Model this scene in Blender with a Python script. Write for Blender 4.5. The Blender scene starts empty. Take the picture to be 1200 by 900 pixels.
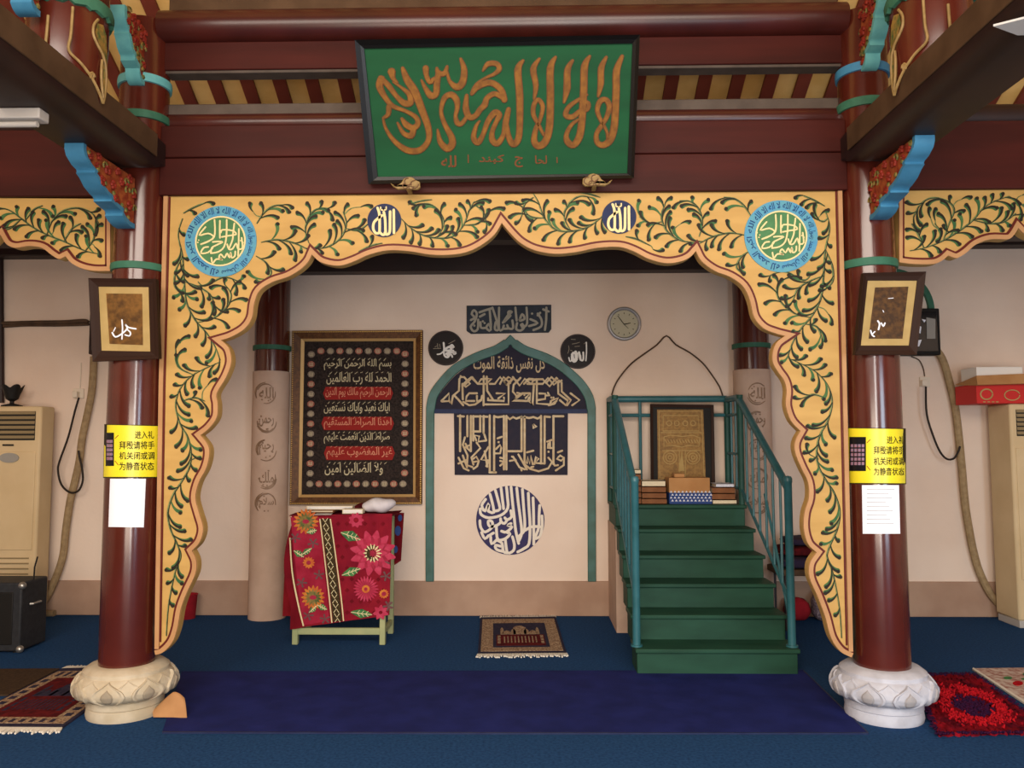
import bpy, math, random
from mathutils import Vector, Matrix
from mathutils.geometry import tessellate_polygon
random.seed(7)
C = bpy.context.scene.collection
SC = bpy.context.scene

# ------------------------------------------------------------------ camera, world, lights
F, PIT, YAW, ROLL = 949.6, 0.0720, 0.0197, -0.0019
CAM = Vector((0.1591, -4.7594, 1.55))
FWD = Vector((-math.sin(YAW)*math.cos(PIT), math.cos(YAW)*math.cos(PIT), math.sin(PIT)))
RGT = Vector((math.cos(YAW), math.sin(YAW), 0))
UPV = RGT.cross(FWD)
CX = RGT*math.cos(ROLL) + UPV*math.sin(ROLL)
CY = UPV*math.cos(ROLL) - RGT*math.sin(ROLL)
cd = bpy.data.cameras.new('camera'); cam = bpy.data.objects.new('camera', cd); C.objects.link(cam)
cd.sensor_width = 36; cd.lens = F/1200*36; cd.clip_start = 0.05
cam.matrix_world = Matrix(((CX.x, CY.x, -FWD.x, CAM.x), (CX.y, CY.y, -FWD.y, CAM.y), (CX.z, CY.z, -FWD.z, CAM.z), (0, 0, 0, 1)))
SC.camera = cam
SC.view_settings.view_transform = 'Standard'; SC.view_settings.look = 'None'
SC.view_settings.gamma = 1; SC.view_settings.use_curve_mapping = False
SC.view_settings.exposure = 0.0
w = bpy.data.worlds.new('world'); SC.world = w; w.use_nodes = True
w.node_tree.nodes['Background'].inputs[0].default_value = (0.75, 0.85, 1.0, 1)
w.node_tree.nodes['Background'].inputs[1].default_value = 0.25

def area(name, loc, target, sx, sy, power, col):
    l = bpy.data.lights.new(name, 'AREA'); l.shape = 'RECTANGLE'; l.size = sx; l.size_y = sy
    l.energy = power; l.color = col
    o = bpy.data.objects.new(name, l); C.objects.link(o); o.location = loc
    o.rotation_euler = (Vector(target)-Vector(loc)).to_track_quat('-Z', 'Y').to_euler()
    return o
area('daylight_clerestory', (-0.7, -6.25, 4.15), (-0.3, 0, 0.6), 7.0, 1.9, 430, (1.0, 0.87, 0.74))
area('daylight_doorway', (0.85, -6.3, 1.5), (-0.6, 0, 1.2), 0.5, 2.6, 95, (1.0, 0.95, 0.9))
area('daylight_wide', (-0.6, -6.28, 1.15), (-0.1, 0, 1.0), 2.6, 1.8, 165, (1.0, 0.83, 0.67))
area('daylight_side_doorway', (3.6, -6.3, 1.4), (2.6, 0, 0.2), 1.6, 2.2, 130, (0.66, 0.83, 1.0))

# ------------------------------------------------------------------ pixel -> place
def ray(px, py):
    return FWD*F + CX*(px-600) - CY*(py-450)
class Plane:
    def __init__(s, p, n):
        s.p = Vector(p); s.n = Vector(n).normalized()
    def at(s, px, py, h=0.0):
        d = ray(px, py); t = (s.p-CAM).dot(s.n)/d.dot(s.n)
        return CAM + d*t + s.n*h
class Cyl:                                   # vertical cylinder
    def __init__(s, x, y, r): s.x, s.y, s.r = x, y, r
    def at(s, px, py, h=0.0):
        d = ray(px, py); ox, oy = CAM.x-s.x, CAM.y-s.y
        a = d.x*d.x+d.y*d.y; b = ox*d.x+oy*d.y; c = ox*ox+oy*oy-s.r*s.r
        q = max(b*b-a*c, 0); t = (-b-math.sqrt(q))/a
        p = CAM+d*t; n = Vector((p.x-s.x, p.y-s.y, 0)).normalized()
        return p+n*h
def YP(y): return Plane((0, y, 0), (0, -1, 0))
def PY(px, py, y): return YP(y).at(px, py)
FLOOR = Plane((0, 0, 0), (0, 0, 1))
def PZ(px, py, z=0.0): return Plane((0, 0, z), (0, 0, 1)).at(px, py)

# ------------------------------------------------------------------ materials
def lin(c):
    r = []
    for i in (0, 2, 4):
        v = int(c[i:i+2], 16)/255; r.append(v/12.92 if v <= .04045 else ((v+.055)/1.055)**2.4)
    return (*r, 1)
MATS = {}
def mat(name, c, rough=.6, c2=None, scale=8.0, spec=.22, metal=0.0, bump=0.0, bscale=None, stretch=None, coat=0.0, lo=.35, hi=.65):
    if name in MATS: return MATS[name]
    m = bpy.data.materials.new(name); m.use_nodes = True
    nt = m.node_tree; b = nt.nodes['Principled BSDF']
    b.inputs['Base Color'].default_value = lin(c); b.inputs['Roughness'].default_value = rough
    b.inputs['Specular IOR Level'].default_value = spec; b.inputs['Metallic'].default_value = metal
    if coat: b.inputs['Coat Weight'].default_value = coat; b.inputs['Coat Roughness'].default_value = .12
    tc = nt.nodes.new('ShaderNodeTexCoord'); mp = nt.nodes.new('ShaderNodeMapping')
    nt.links.new(tc.outputs['Object'], mp.inputs[0])
    if stretch: mp.inputs['Scale'].default_value = stretch
    if c2:
        n = nt.nodes.new('ShaderNodeTexNoise'); n.inputs['Scale'].default_value = scale; n.inputs['Detail'].default_value = 5
        rp = nt.nodes.new('ShaderNodeValToRGB')
        rp.color_ramp.elements[0].color = lin(c); rp.color_ramp.elements[1].color = lin(c2)
        rp.color_ramp.elements[0].position = lo; rp.color_ramp.elements[1].position = hi
        nt.links.new(mp.outputs[0], n.inputs['Vector']); nt.links.new(n.outputs['Fac'], rp.inputs[0]); nt.links.new(rp.outputs[0], b.inputs['Base Color'])
    if bump:
        n2 = nt.nodes.new('ShaderNodeTexNoise'); n2.inputs['Scale'].default_value = bscale or scale*4; n2.inputs['Detail'].default_value = 4
        bp = nt.nodes.new('ShaderNodeBump'); bp.inputs['Strength'].default_value = bump; bp.inputs['Distance'].default_value = .01
        nt.links.new(mp.outputs[0], n2.inputs['Vector']); nt.links.new(n2.outputs['Fac'], bp.inputs['Height']); nt.links.new(bp.outputs[0], b.inputs['Normal'])
    MATS[name] = m; return m
M_ = dict(
 plaster=mat('plaster', 'ecd8c6', .9, 'e2cbb8', 1.2, .15, bump=.15, bscale=30),
 wainscot=mat('wainscot', 'b4957f', .85, 'a58570', 3, .2, bump=.1, bscale=40),
 carpet=mat('carpet', '2b4f7c', .97, '213f66', 60, .05, bump=.5, bscale=400),
 mat_blue=mat('mat_blue', '242c6a', .9, '1e255a', 5, .08, bump=.25, bscale=200),
 redwood=mat('redwood', '451a15', .5, '371511', 3, .14, stretch=(.3, 3, 3), bump=.06, bscale=14),
 purlinred=mat('purlinred', '451a15', .3, '371511', 3, .5), colred=mat('colred', '531f15', .2, '471910', 4, .5, bump=.02, bscale=8, coat=.4),
 darkwood=mat('darkwood', '2a1614', .5, '1f100f', 4, .4),
 brownwood=mat('brownwood', '56402d', .7, '483423', 6, .2),
 rafter=mat('rafter', '7c3827', .6, '6d2f22', 6, .3),
 roofboard=mat('roofboard', 'eac078', .75, 'd9ab60', 5, .2),
 yellow=mat('yellow', 'c49c58', .6, 'b8904e', 3, .35, stretch=(1, 1, 4)),
 tan=mat('tan', 'bb8c5e', .55, 'ad7f53', 6, .35),
 maroon=mat('maroon', '5b1d16', .5),
 vine=mat('vine', '1d1a12', .6, '2a2418', 20), vineg=mat('vineg', '476b3c', .6, '2f5a35', 20), stem=mat('stem', '7d8a55', .6, '4d5c3a', 30),
 green=mat('green', '3d7059', .6, '33614c', 12), cyan=mat('cyan', '6fb7b5', .6, '5fa5a8', 12),
 blue=mat('blue', '4787aa', .55, '3d7a9c', 10),
 carve=mat('carve', '7c2a1b', .6, 'a8592f', 22), carveg=mat('carveg', '987539', .55, '43592f', 40), carvered=mat('carvered', '8e2c1d', .6, '6b2015', 30),
 gold=mat('gold', '85571f', .65, '6c441a', 25, .2, .0), goldedge=mat('goldedge', '6b3a17', .55), goldline=mat('goldline', '9a7e50', .5, '80673c', 30),
 plaque=mat('plaque', '1b5231', .65, '18462a', 3, .12, stretch=(.4, 1, 2)),
 black=mat('black', '120f0c', .32, spec=.3), dish=mat('dish', '1c1210', .5, spec=.2), blackm=mat('blackm', '1b1917', .6),
 stone=mat('stone', 'c9bda6', .8, 'b7a98f', 8, .2, bump=.3, bscale=30), stone2=mat('stone2', 'c4c6d0', .8, 'b0b0b8', 8, .2, bump=.3, bscale=30),  # one stone for both bases, warm and cool light put into its two colours
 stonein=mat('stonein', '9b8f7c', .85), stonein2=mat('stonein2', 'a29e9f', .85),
 medblue=mat('medblue', '4c8fb4', .55, '5c9aa8', 20), medgreen=mat('medgreen', '4d7e50', .5, '437248', 20), navy=mat('navy', '1b2347', .55, '222d4e', 15), navytext=mat('navytext', '1f4170', .6), cream=mat('cream', 'e6cf96', .55),
 mihgreen=mat('mihgreen', '395f53', .5, '44706a', 9, .4), navy2=mat('navy2', '232131', .7, '2b2532', 20), kufi=mat('kufi', 'cbb793', .6, 'bca27c', 20), seal=mat('seal', '2d2b5a', .6, '3a2f56', 15), sealtext=mat('sealtext', 'e8dccb', .7), slate=mat('slate', '242c33', .6, '2f3440', 15), slatetext=mat('slatetext', '9b9484', .6),
 silver=mat('silver', 'b9b9bb', .3, metal=.7), dial=mat('dial', 'b9b49c', .5),
 frameg=mat('frameg', '653f1d', .5, '4b2d14', 40, .3, .15), liner=mat('liner', 'c9a36a', .4, metal=.3), tapestry=mat('tapestry', '241f1d', .9, '3a302c', 60, .1), tapred=mat('tapred', '8f2420', .85), motifr=mat('motifr', '8e4a40', .8, 'a8705e', 90), motifg=mat('motifg', '746658', .8, '958472', 90), beads=mat('beads', 'c8a25c', .4, metal=.4), threads=mat('threads', 'bfb290', .7), threadr=mat('threadr', 'cf8468', .7),
 plasterc=mat('plasterc', 'ccb09c', .8, 'bfa28e', 5, .2), relief=mat('relief', '7f624c', .5, '9a7c62', 20, .3),
 stepg=mat('stepg', '234b3a', .55, '1c3f30', 3, .2, stretch=(1, 3, 3)), teal=mat('teal', '2a5e64', .38, '336b74', 9, .5),
 tealdark=mat('tealdark', '264f45', .5, '20443b', 9),
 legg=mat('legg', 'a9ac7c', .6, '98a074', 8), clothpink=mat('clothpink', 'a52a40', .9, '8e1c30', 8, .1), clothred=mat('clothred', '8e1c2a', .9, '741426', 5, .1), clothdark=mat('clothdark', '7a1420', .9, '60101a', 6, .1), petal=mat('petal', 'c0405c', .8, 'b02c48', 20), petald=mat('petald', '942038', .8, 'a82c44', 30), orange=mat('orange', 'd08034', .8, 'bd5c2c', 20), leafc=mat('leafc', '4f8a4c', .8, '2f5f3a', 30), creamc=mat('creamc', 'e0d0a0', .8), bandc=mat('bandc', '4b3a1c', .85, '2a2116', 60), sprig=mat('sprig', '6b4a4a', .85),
 paper=mat('paper', 'e9e4dc', .8), paperb=mat('paperb', 'eef1fa', .7), cap=mat('cap', 'dcd6d8', .8, 'cfc8cc', 10),
 notice=mat('notice', 'efe02c', .35, 'e8d625', 4, .5), ink=mat('ink', '2a2412', .6), phone=mat('phone', '14141a', .3), screen=mat('screen', '7a8fb0', .5, 'b05a50', 300),
 bookb=mat('bookb', '8a5a38', .7, '7a4c2e', 10), bookw=mat('bookw', 'e2d3b4', .7), carton=mat('carton', 'b98a5a', .8, 'ad7d4e', 6), bluebox=mat('bluebox', '2f4680', .7), whitebox=mat('whitebox', 'd7d9e4', .7),
 framed=mat('framed', '2e1b12', .6, spec=.15), mount=mat('mount', 'b39862', .7, 'a68b56', 10), photo=mat('photo', '7a5322', .5, '4e3314', 25), photod=mat('photod', '3a2510', .5, '5c3d18', 40), kaaba=mat('kaaba', '9c7840', .45, '7c5c30', 40),
 rugred=mat('rugred', '641c1e', .95, '45161a', 25, .05), rugnavy=mat('rugnavy', '2b2a3c', .95, '3a3444', 40, .05), rugcream=mat('rugcream', 'b79f80', .95, '6a4a3c', 90, .05), rugbrown=mat('rugbrown', '4a3a2c', .95, '3c3026', 60, .05), fringe=mat('fringe', 'ddd6c8', .95),
 fuzzy=mat('fuzzy', '8c1420', .97, '4a0f1c', 9, .03), fuzzyr=mat('fuzzyr', 'c01c24', .97, '8e1420', 40, .03), fuzzyn=mat('fuzzyn', '2a1836', .97, '3c1430', 30, .03), rugpale=mat('rugpale', 'cfc0b4', .95, '9a6a60', 30, .05),
 acbody=mat('acbody', 'd8c097', .55, 'cfb68c', 3), acdark=mat('acdark', '2a2620', .6), acslot=mat('acslot', '8f7d5c', .6), acgrey=mat('acgrey', '9a968e', .4),
 hose=mat('hose', 'a48c68', .8, '8f7858', 25), cord=mat('cord', '2a211b', .6), socket=mat('socket', 'e0d2be', .5), pipe=mat('pipe', '5a4636', .7, '46362a', 12),
 speaker=mat('speaker', '26272a', .6, '2f3033', 30), metal=mat('metal', 'a5a29c', .35, metal=.8), redbox=mat('redbox', 'c5302c', .6), white=mat('white', 'b5afa8', .5), greytrim=mat('greytrim', '574c44', .7, '4a4039', 8), glass=mat('glass', '1a1d20', .1, spec=.8), tanback=mat('tanback', 'b98a5c', .8, 'a87a50', 8), purple=mat('purple', '2a2440', .9, '3c2a34', 14), patt=mat('patt', '4a3a4a', .9, '9a8a90', 60), redcloth=mat('redcloth', 'a01c28', .9, '86141f', 8),
)

# ------------------------------------------------------------------ mesh builder
class MB:
    def __init__(s): s.v = []; s.f = []
    def add(s, vs, fs):
        o = len(s.v); s.v += [Vector(v) for v in vs]; s.f += [tuple(i+o for i in f) for f in fs]; return s
    def box(s, a, b):
        x0, y0, z0 = a; x1, y1, z1 = b
        return s.add([(x0,y0,z0),(x1,y0,z0),(x1,y1,z0),(x0,y1,z0),(x0,y0,z1),(x1,y0,z1),(x1,y1,z1),(x0,y1,z1)],
                     [(0,3,2,1),(4,5,6,7),(0,1,5,4),(1,2,6,5),(2,3,7,6),(3,0,4,7)])
    def hull(s, front, back):               # two quads/polys with equal count -> solid
        n = len(front); s.poly_solid(front, back); return s
    def poly_solid(s, front, back, holes=None):
        n = len(front); tri = tessellate_polygon([[Vector(p) for p in front]])
        o = len(s.v); s.v += [Vector(p) for p in front]+[Vector(p) for p in back]
        for t in tri:
            s.f.append(tuple(o+i for i in t)); s.f.append(tuple(o+n+i for i in reversed(t)))
        for i in range(n):
            j = (i+1) % n; s.f.append((o+i, o+j, o+n+j, o+n+i))
        return s
    def tube(s, pts, r, n=10, cap=True):
        pts = [Vector(p) for p in pts]; R = r if isinstance(r, (list, tuple)) else [r]*len(pts)
        o = len(s.v); prev = None
        for i, p in enumerate(pts):
            t = (pts[min(i+1, len(pts)-1)]-pts[max(i-1, 0)]).normalized()
            if prev is None:
                a = Vector((0, 0, 1)) if abs(t.z) < .9 else Vector((1, 0, 0)); u = t.cross(a).normalized()
            else:
                u = (prev-t*prev.dot(t)).normalized()
            prev = u; v = t.cross(u)
            for k in range(n):
                an = 2*math.pi*k/n; s.v.append(p+(u*math.cos(an)+v*math.sin(an))*R[i])
        for i in range(len(pts)-1):
            for k in range(n):
                k2 = (k+1) % n; s.f.append((o+i*n+k, o+i*n+k2, o+(i+1)*n+k2, o+(i+1)*n+k))
        if cap:
            s.f.append(tuple(o+k for k in reversed(range(n)))); s.f.append(tuple(o+(len(pts)-1)*n+k for k in range(n)))
        return s
    def lathe(s, c, prof, n=40, cap=True):   # prof: (r, z)
        o = len(s.v)
        for r, z in prof:
            for k in range(n):
                a = 2*math.pi*k/n; s.v.append(Vector((c[0]+r*math.cos(a), c[1]+r*math.sin(a), z)))
        for i in range(len(prof)-1):
            for k in range(n):
                k2 = (k+1) % n; s.f.append((o+i*n+k, o+i*n+k2, o+(i+1)*n+k2, o+(i+1)*n+k))
        if cap:
            s.f.append(tuple(o+k for k in reversed(range(n)))); s.f.append(tuple(o+(len(prof)-1)*n+k for k in range(n)))
        return s
    def disc_y(s, c, r, y0, y1, n=40, rin=0):   # disc/ring facing -Y
        o = len(s.v)
        if rin == 0:
            fr = [(c[0]+r*math.cos(2*math.pi*k/n), y0, c[1]+r*math.sin(2*math.pi*k/n)) for k in range(n)]
            s.poly_solid(fr, [(x, y1, z) for x, _, z in fr])
        else:
            for (R, y) in ((r, y0), (r, y1), (rin, y1), (rin, y0)):
                for k in range(n): s.v.append(Vector((c[0]+R*math.cos(2*math.pi*k/n), y, c[1]+R*math.sin(2*math.pi*k/n))))
            for q in range(4):
                for k in range(n):
                    k2 = (k+1) % n; q2 = (q+1) % 4; s.f.append((o+q*n+k, o+q*n+k2, o+q2*n+k2, o+q2*n+k))
        return s
    def ball(s, c, rx, ry, rz, n=12, m=8):
        o = len(s.v); c = Vector(c)
        for i in range(1, m):
            th = math.pi*i/m
            for k in range(n):
                a = 2*math.pi*k/n; s.v.append(c+Vector((rx*math.sin(th)*math.cos(a), ry*math.sin(th)*math.sin(a), rz*math.cos(th))))
        t = len(s.v); s.v += [c+Vector((0, 0, rz)), c-Vector((0, 0, rz))]
        for i in range(m-2):
            for k in range(n):
                k2 = (k+1) % n; s.f.append((o+i*n+k, o+(i+1)*n+k, o+(i+1)*n+k2, o+i*n+k2))
        for k in range(n):
            k2 = (k+1) % n; s.f.append((t, o+k, o+k2)); s.f.append((t+1, o+(m-2)*n+k2, o+(m-2)*n+k))
        return s
    def grid(s, fn, nu, nv, closed=False):
        o = len(s.v)
        for j in range(nv+1):
            for i in range(nu+1): s.v.append(Vector(fn(i/nu, j/nv)))
        for j in range(nv):
            for i in range(nu):
                a = o+j*(nu+1)+i; s.f.append((a, a+1, a+nu+2, a+nu+1))
        return s
    def slab(s, fn, nu, nv, th):            # grid thickened downwards / backwards by vector th
        th = Vector(th); o = len(s.v); n1 = (nu+1)*(nv+1)
        s.grid(fn, nu, nv); base = s.v[o:o+n1]; s.v += [p-th for p in base]
        for j in range(nv):
            for i in range(nu):
                a = o+n1+j*(nu+1)+i; s.f.append((a, a+nu+1, a+nu+2, a+1))
        edge = [i for i in range(nu+1)]+[j*(nu+1)+nu for j in range(1, nv+1)]+[nv*(nu+1)+i for i in reversed(range(nu))]+[j*(nu+1) for j in reversed(range(1, nv))]
        for k in range(len(edge)):
            a, b = edge[k], edge[(k+1) % len(edge)]; s.f.append((o+a, o+n1+a, o+n1+b, o+b))
        return s
    def ribbon(s, S, pts, wid, h, base=0.0):    # flat-topped stroke in pixels on a surface, raised h
        P, W = pts, wid; n = len(P); L = []; R_ = []
        for i in range(n):
            a = P[max(i-1, 0)]; b = P[min(i+1, n-1)]; dx, dy = b[0]-a[0], b[1]-a[1]; d = math.hypot(dx, dy) or 1
            nx, ny = -dy/d, dx/d; L.append((P[i][0]+nx*W[i]/2, P[i][1]+ny*W[i]/2)); R_.append((P[i][0]-nx*W[i]/2, P[i][1]-ny*W[i]/2))
        o = len(s.v)
        for i in range(n):
            s.v += [S.at(*L[i], h), S.at(*R_[i], h), S.at(*L[i], base), S.at(*R_[i], base)]
        for i in range(n-1):
            a = o+4*i; b = a+4; s.f += [(a, a+1, b+1, b), (a+2, a, b, b+2), (a+1, a+3, b+3, b+1)]
        e = o+4*(n-1); s.f += [(o, o+2, o+3, o+1), (e, e+1, e+3, e+2)]
        return s
    def blob(s, S, c, r, h, n=10, base=0.0, ry=None):
        ry = ry or r; pts = [(c[0]+r*math.cos(2*math.pi*k/n), c[1]+ry*math.sin(2*math.pi*k/n)) for k in range(n)]
        return s.poly_solid([S.at(*p, h) for p in pts], [S.at(*p, base) for p in pts])
    def quadpx(s, S, pts, h, base=0.0):
        return s.poly_solid([S.at(*p, h) for p in pts], [S.at(*p, base) for p in pts])

def smooth(pts, k=4):                       # Catmull-Rom through n-tuples
    if len(pts) < 3: return list(pts)
    out = []
    for i in range(len(pts)-1):
        p0, p1, p2, p3 = pts[max(i-1, 0)], pts[i], pts[i+1], pts[min(i+2, len(pts)-1)]
        for j in range(k):
            t = j/k; out.append(tuple(.5*(2*b+(c-a)*t+(2*a-5*b+4*c-d)*t*t+(3*b-a-3*c+d)*t**3) for a, b, c, d in zip(p0, p1, p2, p3)))
    out.append(tuple(pts[-1])); return out
HJ = [0]
def stroke(mb, S, pts, wd, h, k=4, base=0.0, taper=(1, 1), cap=True):
    HJ[0] += 1; h += (HJ[0] % 9)*.00013; base += (HJ[0] % 7)*.00009
    P = smooth(pts, k) if k > 1 else list(pts); n = len(P)
    if isinstance(wd, (list, tuple)):
        Wd = []
        for i in range(n):
            t = i/max(n-1, 1)*(len(wd)-1); k = min(int(t), max(len(wd)-2, 0)); Wd.append(wd[k]+(wd[min(k+1, len(wd)-1)]-wd[k])*(t-k))
    else: Wd = [wd]*n
    mb.ribbon(S, P, Wd, h, base)
    if cap:
        for i in (0, n-1):
            if Wd[i] > 1.2: mb.blob(S, P[i], Wd[i]/2, h-.00006, 8, base+.00004)

# ------------------------------------------------------------------ object linking
def worldloc(o):
    v = Vector((0, 0, 0))
    while o: v += Vector(o.location); o = o.parent
    return v
def link(name, mb, m, parent=None, bevel=0.0, flat=False, origin=None, smoothang=35):
    me = bpy.data.meshes.new(name)
    if parent: off = worldloc(parent); loc = Vector((0, 0, 0))
    else:
        if origin is None:
            xs = [v.x for v in mb.v]; ys = [v.y for v in mb.v]; zs = [v.z for v in mb.v]
            origin = ((min(xs)+max(xs))/2, (min(ys)+max(ys))/2, min(zs))
        off = Vector(origin); loc = off
    me.from_pydata([v-off for v in mb.v], [], mb.f); me.validate(); me.update()
    import bmesh
    b = bmesh.new(); b.from_mesh(me); bmesh.ops.recalc_face_normals(b, faces=b.faces); b.to_mesh(me); b.free()
    if not flat:
        me.shade_smooth(); me.set_sharp_from_angle(angle=math.radians(smoothang))
    me.materials.append(M_[m] if isinstance(m, str) else m)
    o = bpy.data.objects.new(name, me); C.objects.link(o); o.location = loc
    if parent: o.parent = parent
    if bevel:
        md = o.modifiers.new('bevel', 'BEVEL'); md.width = bevel; md.segments = 2; md.limit_method = 'ANGLE'; md.angle_limit = math.radians(40)
    return o
def tag(o, label, cat, group=None, kind=None):
    if label: o['label'] = label
    if cat: o['category'] = cat
    if group: o['group'] = group
    if kind: o['kind'] = kind
    return o
def thing(name, loc, label, cat, group=None):
    o = bpy.data.objects.new(name, None); o.empty_display_size = .1; C.objects.link(o); o.location = loc
    return tag(o, label, cat, group)
def struct(name, mb, m, **k):
    o = link(name, mb, m, **k); o['kind'] = 'structure'; return o
def box(a, b): return MB().box(a, b)
def copy_tree(o, parent=None, loc=None):
    c = o.copy(); C.objects.link(c)
    if parent: c.parent = parent; c.matrix_parent_inverse = o.matrix_parent_inverse.copy()
    if loc is not None: c.location = loc
    for ch in list(o.children): copy_tree(ch, c)
    return c

# ------------------------------------------------------------------ lettering
JOIN = {'ا':('FE8D','FE8E'),'أ':('FE83','FE84'),'إ':('FE87','FE88'),'آ':('FE81','FE82'),'ب':('FE8F','FE90','FE91','FE92'),'ت':('FE95','FE96','FE97','FE98'),'ة':('FE93','FE94'),'ج':('FE9D','FE9E','FE9F','FEA0'),'ح':('FEA1','FEA2','FEA3','FEA4'),'خ':('FEA5','FEA6','FEA7','FEA8'),'د':('FEA9','FEAA'),'ذ':('FEAB','FEAC'),'ر':('FEAD','FEAE'),'ز':('FEAF','FEB0'),'س':('FEB1','FEB2','FEB3','FEB4'),'ش':('FEB5','FEB6','FEB7','FEB8'),'ص':('FEB9','FEBA','FEBB','FEBC'),'ض':('FEBD','FEBE','FEBF','FEC0'),'ط':('FEC1','FEC2','FEC3','FEC4'),'ع':('FEC9','FECA','FECB','FECC'),'غ':('FECD','FECE','FECF','FED0'),'ف':('FED1','FED2','FED3','FED4'),'ق':('FED5','FED6','FED7','FED8'),'ك':('FED9','FEDA','FEDB','FEDC'),'ل':('FEDD','FEDE','FEDF','FEE0'),'م':('FEE1','FEE2','FEE3','FEE4'),'ن':('FEE5','FEE6','FEE7','FEE8'),'ه':('FEE9','FEEA','FEEB','FEEC'),'و':('FEED','FEEE'),'ي':('FEF1','FEF2','FEF3','FEF4'),'ئ':('FE89','FE8A','FE8B','FE8C')}
def shape(s):
    s = s.replace('لا', 'ﻻ'); out = []
    for i, ch in enumerate(s):
        if ch == 'ﻻ':
            pj = i > 0 and s[i-1] in JOIN and len(JOIN[s[i-1]]) == 4; out.append('\uFEFC' if pj else '\uFEFB'); continue
        if ch not in JOIN: out.append(ch); continue
        f = JOIN[ch]; pj = i > 0 and s[i-1] in JOIN and len(JOIN[s[i-1]]) == 4
        nj = len(f) == 4 and i < len(s)-1 and (s[i+1] in JOIN or s[i+1] == 'ﻻ')
        k = (3 if nj else 1) if pj else (2 if nj else 0); out.append(chr(int(f[k], 16)))
    return ''.join(reversed(out))
TXT = {}
def text2d(s, bold=0.0):
    key = (s, bold)
    if key in TXT: return TXT[key]
    cu = bpy.data.curves.new('txt', 'FONT'); cu.body = s; cu.resolution_u = 3; cu.offset = bold
    o = bpy.data.objects.new('txt', cu); C.objects.link(o)
    dg = bpy.context.evaluated_depsgraph_get(); dg.update(); e = o.evaluated_get(dg); me = e.to_mesh()
    vs = [(v.co.x, v.co.y) for v in me.vertices]; fs = [tuple(p.vertices) for p in me.polygons]
    e.to_mesh_clear(); bpy.data.objects.remove(o); bpy.data.curves.remove(cu)
    x0 = min(v[0] for v in vs); x1 = max(v[0] for v in vs); y0 = min(v[1] for v in vs); y1 = max(v[1] for v in vs)
    TXT[key] = ([((x-x0)/(x1-x0), (y-y0)/max(y1-y0, 1e-6)) for x, y in vs], fs); return TXT[key]
def write(mb, S, s, x0, y0, x1, y1, h, bold=.01, skew=0.0):   # fit in the pixel box, left-top to right-bottom
    vs, fs = text2d(s, bold); mb.add([S.at(x0+(x1-x0)*u, y1+(y0-y1)*v+skew*u, h) for u, v in vs], fs)
def write_ring(mb, S, s, cx, cy, r0, r1, a0, a1, h, bold=.01):
    vs, fs = text2d(s, bold); P = []
    for u, v in vs:
        a = math.radians(a0+(a1-a0)*u); r = r0+(r1-r0)*v; P.append(S.at(cx+r*math.sin(a), cy-r*math.cos(a), h))
    mb.add(P, fs)
def T(lst, ox, oy, sc): return [(ox+x/sc, oy+y/sc) for x, y in lst]

# ------------------------------------------------------------------ setting: shell
SX = 2.1714; BY = 2.642
def zpx(px, py, y): return PY(px, py, y).z
WP = YP(BY)                                 # face of the back wall
struct('floor', box((-6.5, -6.2, -.1), (6.5, 2.85, 0)), 'carpet', flat=True)
struct('wall_back', box((-6.5, BY, 0), (6.5, 2.72, 3.38)), 'plaster', flat=True)
zw = zpx(480, 681, BY-.02)
struct('baseboard_back', box((-6.5, BY-.022, 0), (6.5, BY+.02, zw)), 'wainscot', bevel=.006)
struct('wall_left', box((-6.65, -6.2, 0), (-6.5, 2.85, 7.6)), 'plaster', flat=True)
struct('wall_right', box((6.5, -6.2, 0), (6.65, 2.85, 7.6)), 'plaster', flat=True)
wf = MB()
for x0, x1, z0, z1 in ((-6.5, -2.1, 0, 3.1), (1.7, 2.8, 0, 3.1), (4.4, 6.5, 0, 3.1), (2.8, 4.4, 2.6, 3.1), (-6.5, -4.3, 3.1, 5.15), (2.9, 6.5, 3.1, 5.15), (-6.5, 6.5, 5.15, 6.2)):
    wf.box((x0, -6.2, z0), (x1, -6.05, z1))
struct('wall_front', wf, 'plaster', flat=True)
def roofz(y): return 4.84-.55*y
def slope(y0, y1, z0, z1, t): return MB().hull([(-6.6, y0, z0), (6.6, y0, z0), (6.6, y1, z1), (-6.6, y1, z1)], [(-6.6, y0, z0+t), (6.6, y0, z0+t), (6.6, y1, z1+t), (-6.6, y1, z1+t)])
struct('ceiling', slope(-4.4, 2.85, roofz(-4.4), roofz(2.85), .08), 'roofboard', flat=True)
struct('ceiling', slope(-6.4, -4.4, roofz(-4.4)-1.1, roofz(-4.4), .08), 'brownwood', flat=True)
r0 = None
for i in range(52):
    x = -6.3+i*.243
    if r0 is None:
        y0, y1 = -.6, 2.6
        r0 = MB().hull([(x-.048, y0, roofz(y0)-.035), (x+.048, y0, roofz(y0)-.035), (x+.048, y1, roofz(y1)-.035), (x-.048, y1, roofz(y1)-.035)],
                       [(x-.048, y0, roofz(y0)-.003), (x+.048, y0, roofz(y0)-.003), (x+.048, y1, roofz(y1)-.003), (x-.048, y1, roofz(y1)-.003)])
        r0 = tag(link('rafter', r0, 'rafter', flat=True), 'red brown roof rafter between yellow ceiling boards above the tie beams', 'rafter', 'rafters under the roof'); rl = r0.location.copy()
    else:
        o = r0.copy(); C.objects.link(o); o.location = rl+Vector((i*.243, 0, 0))

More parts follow.
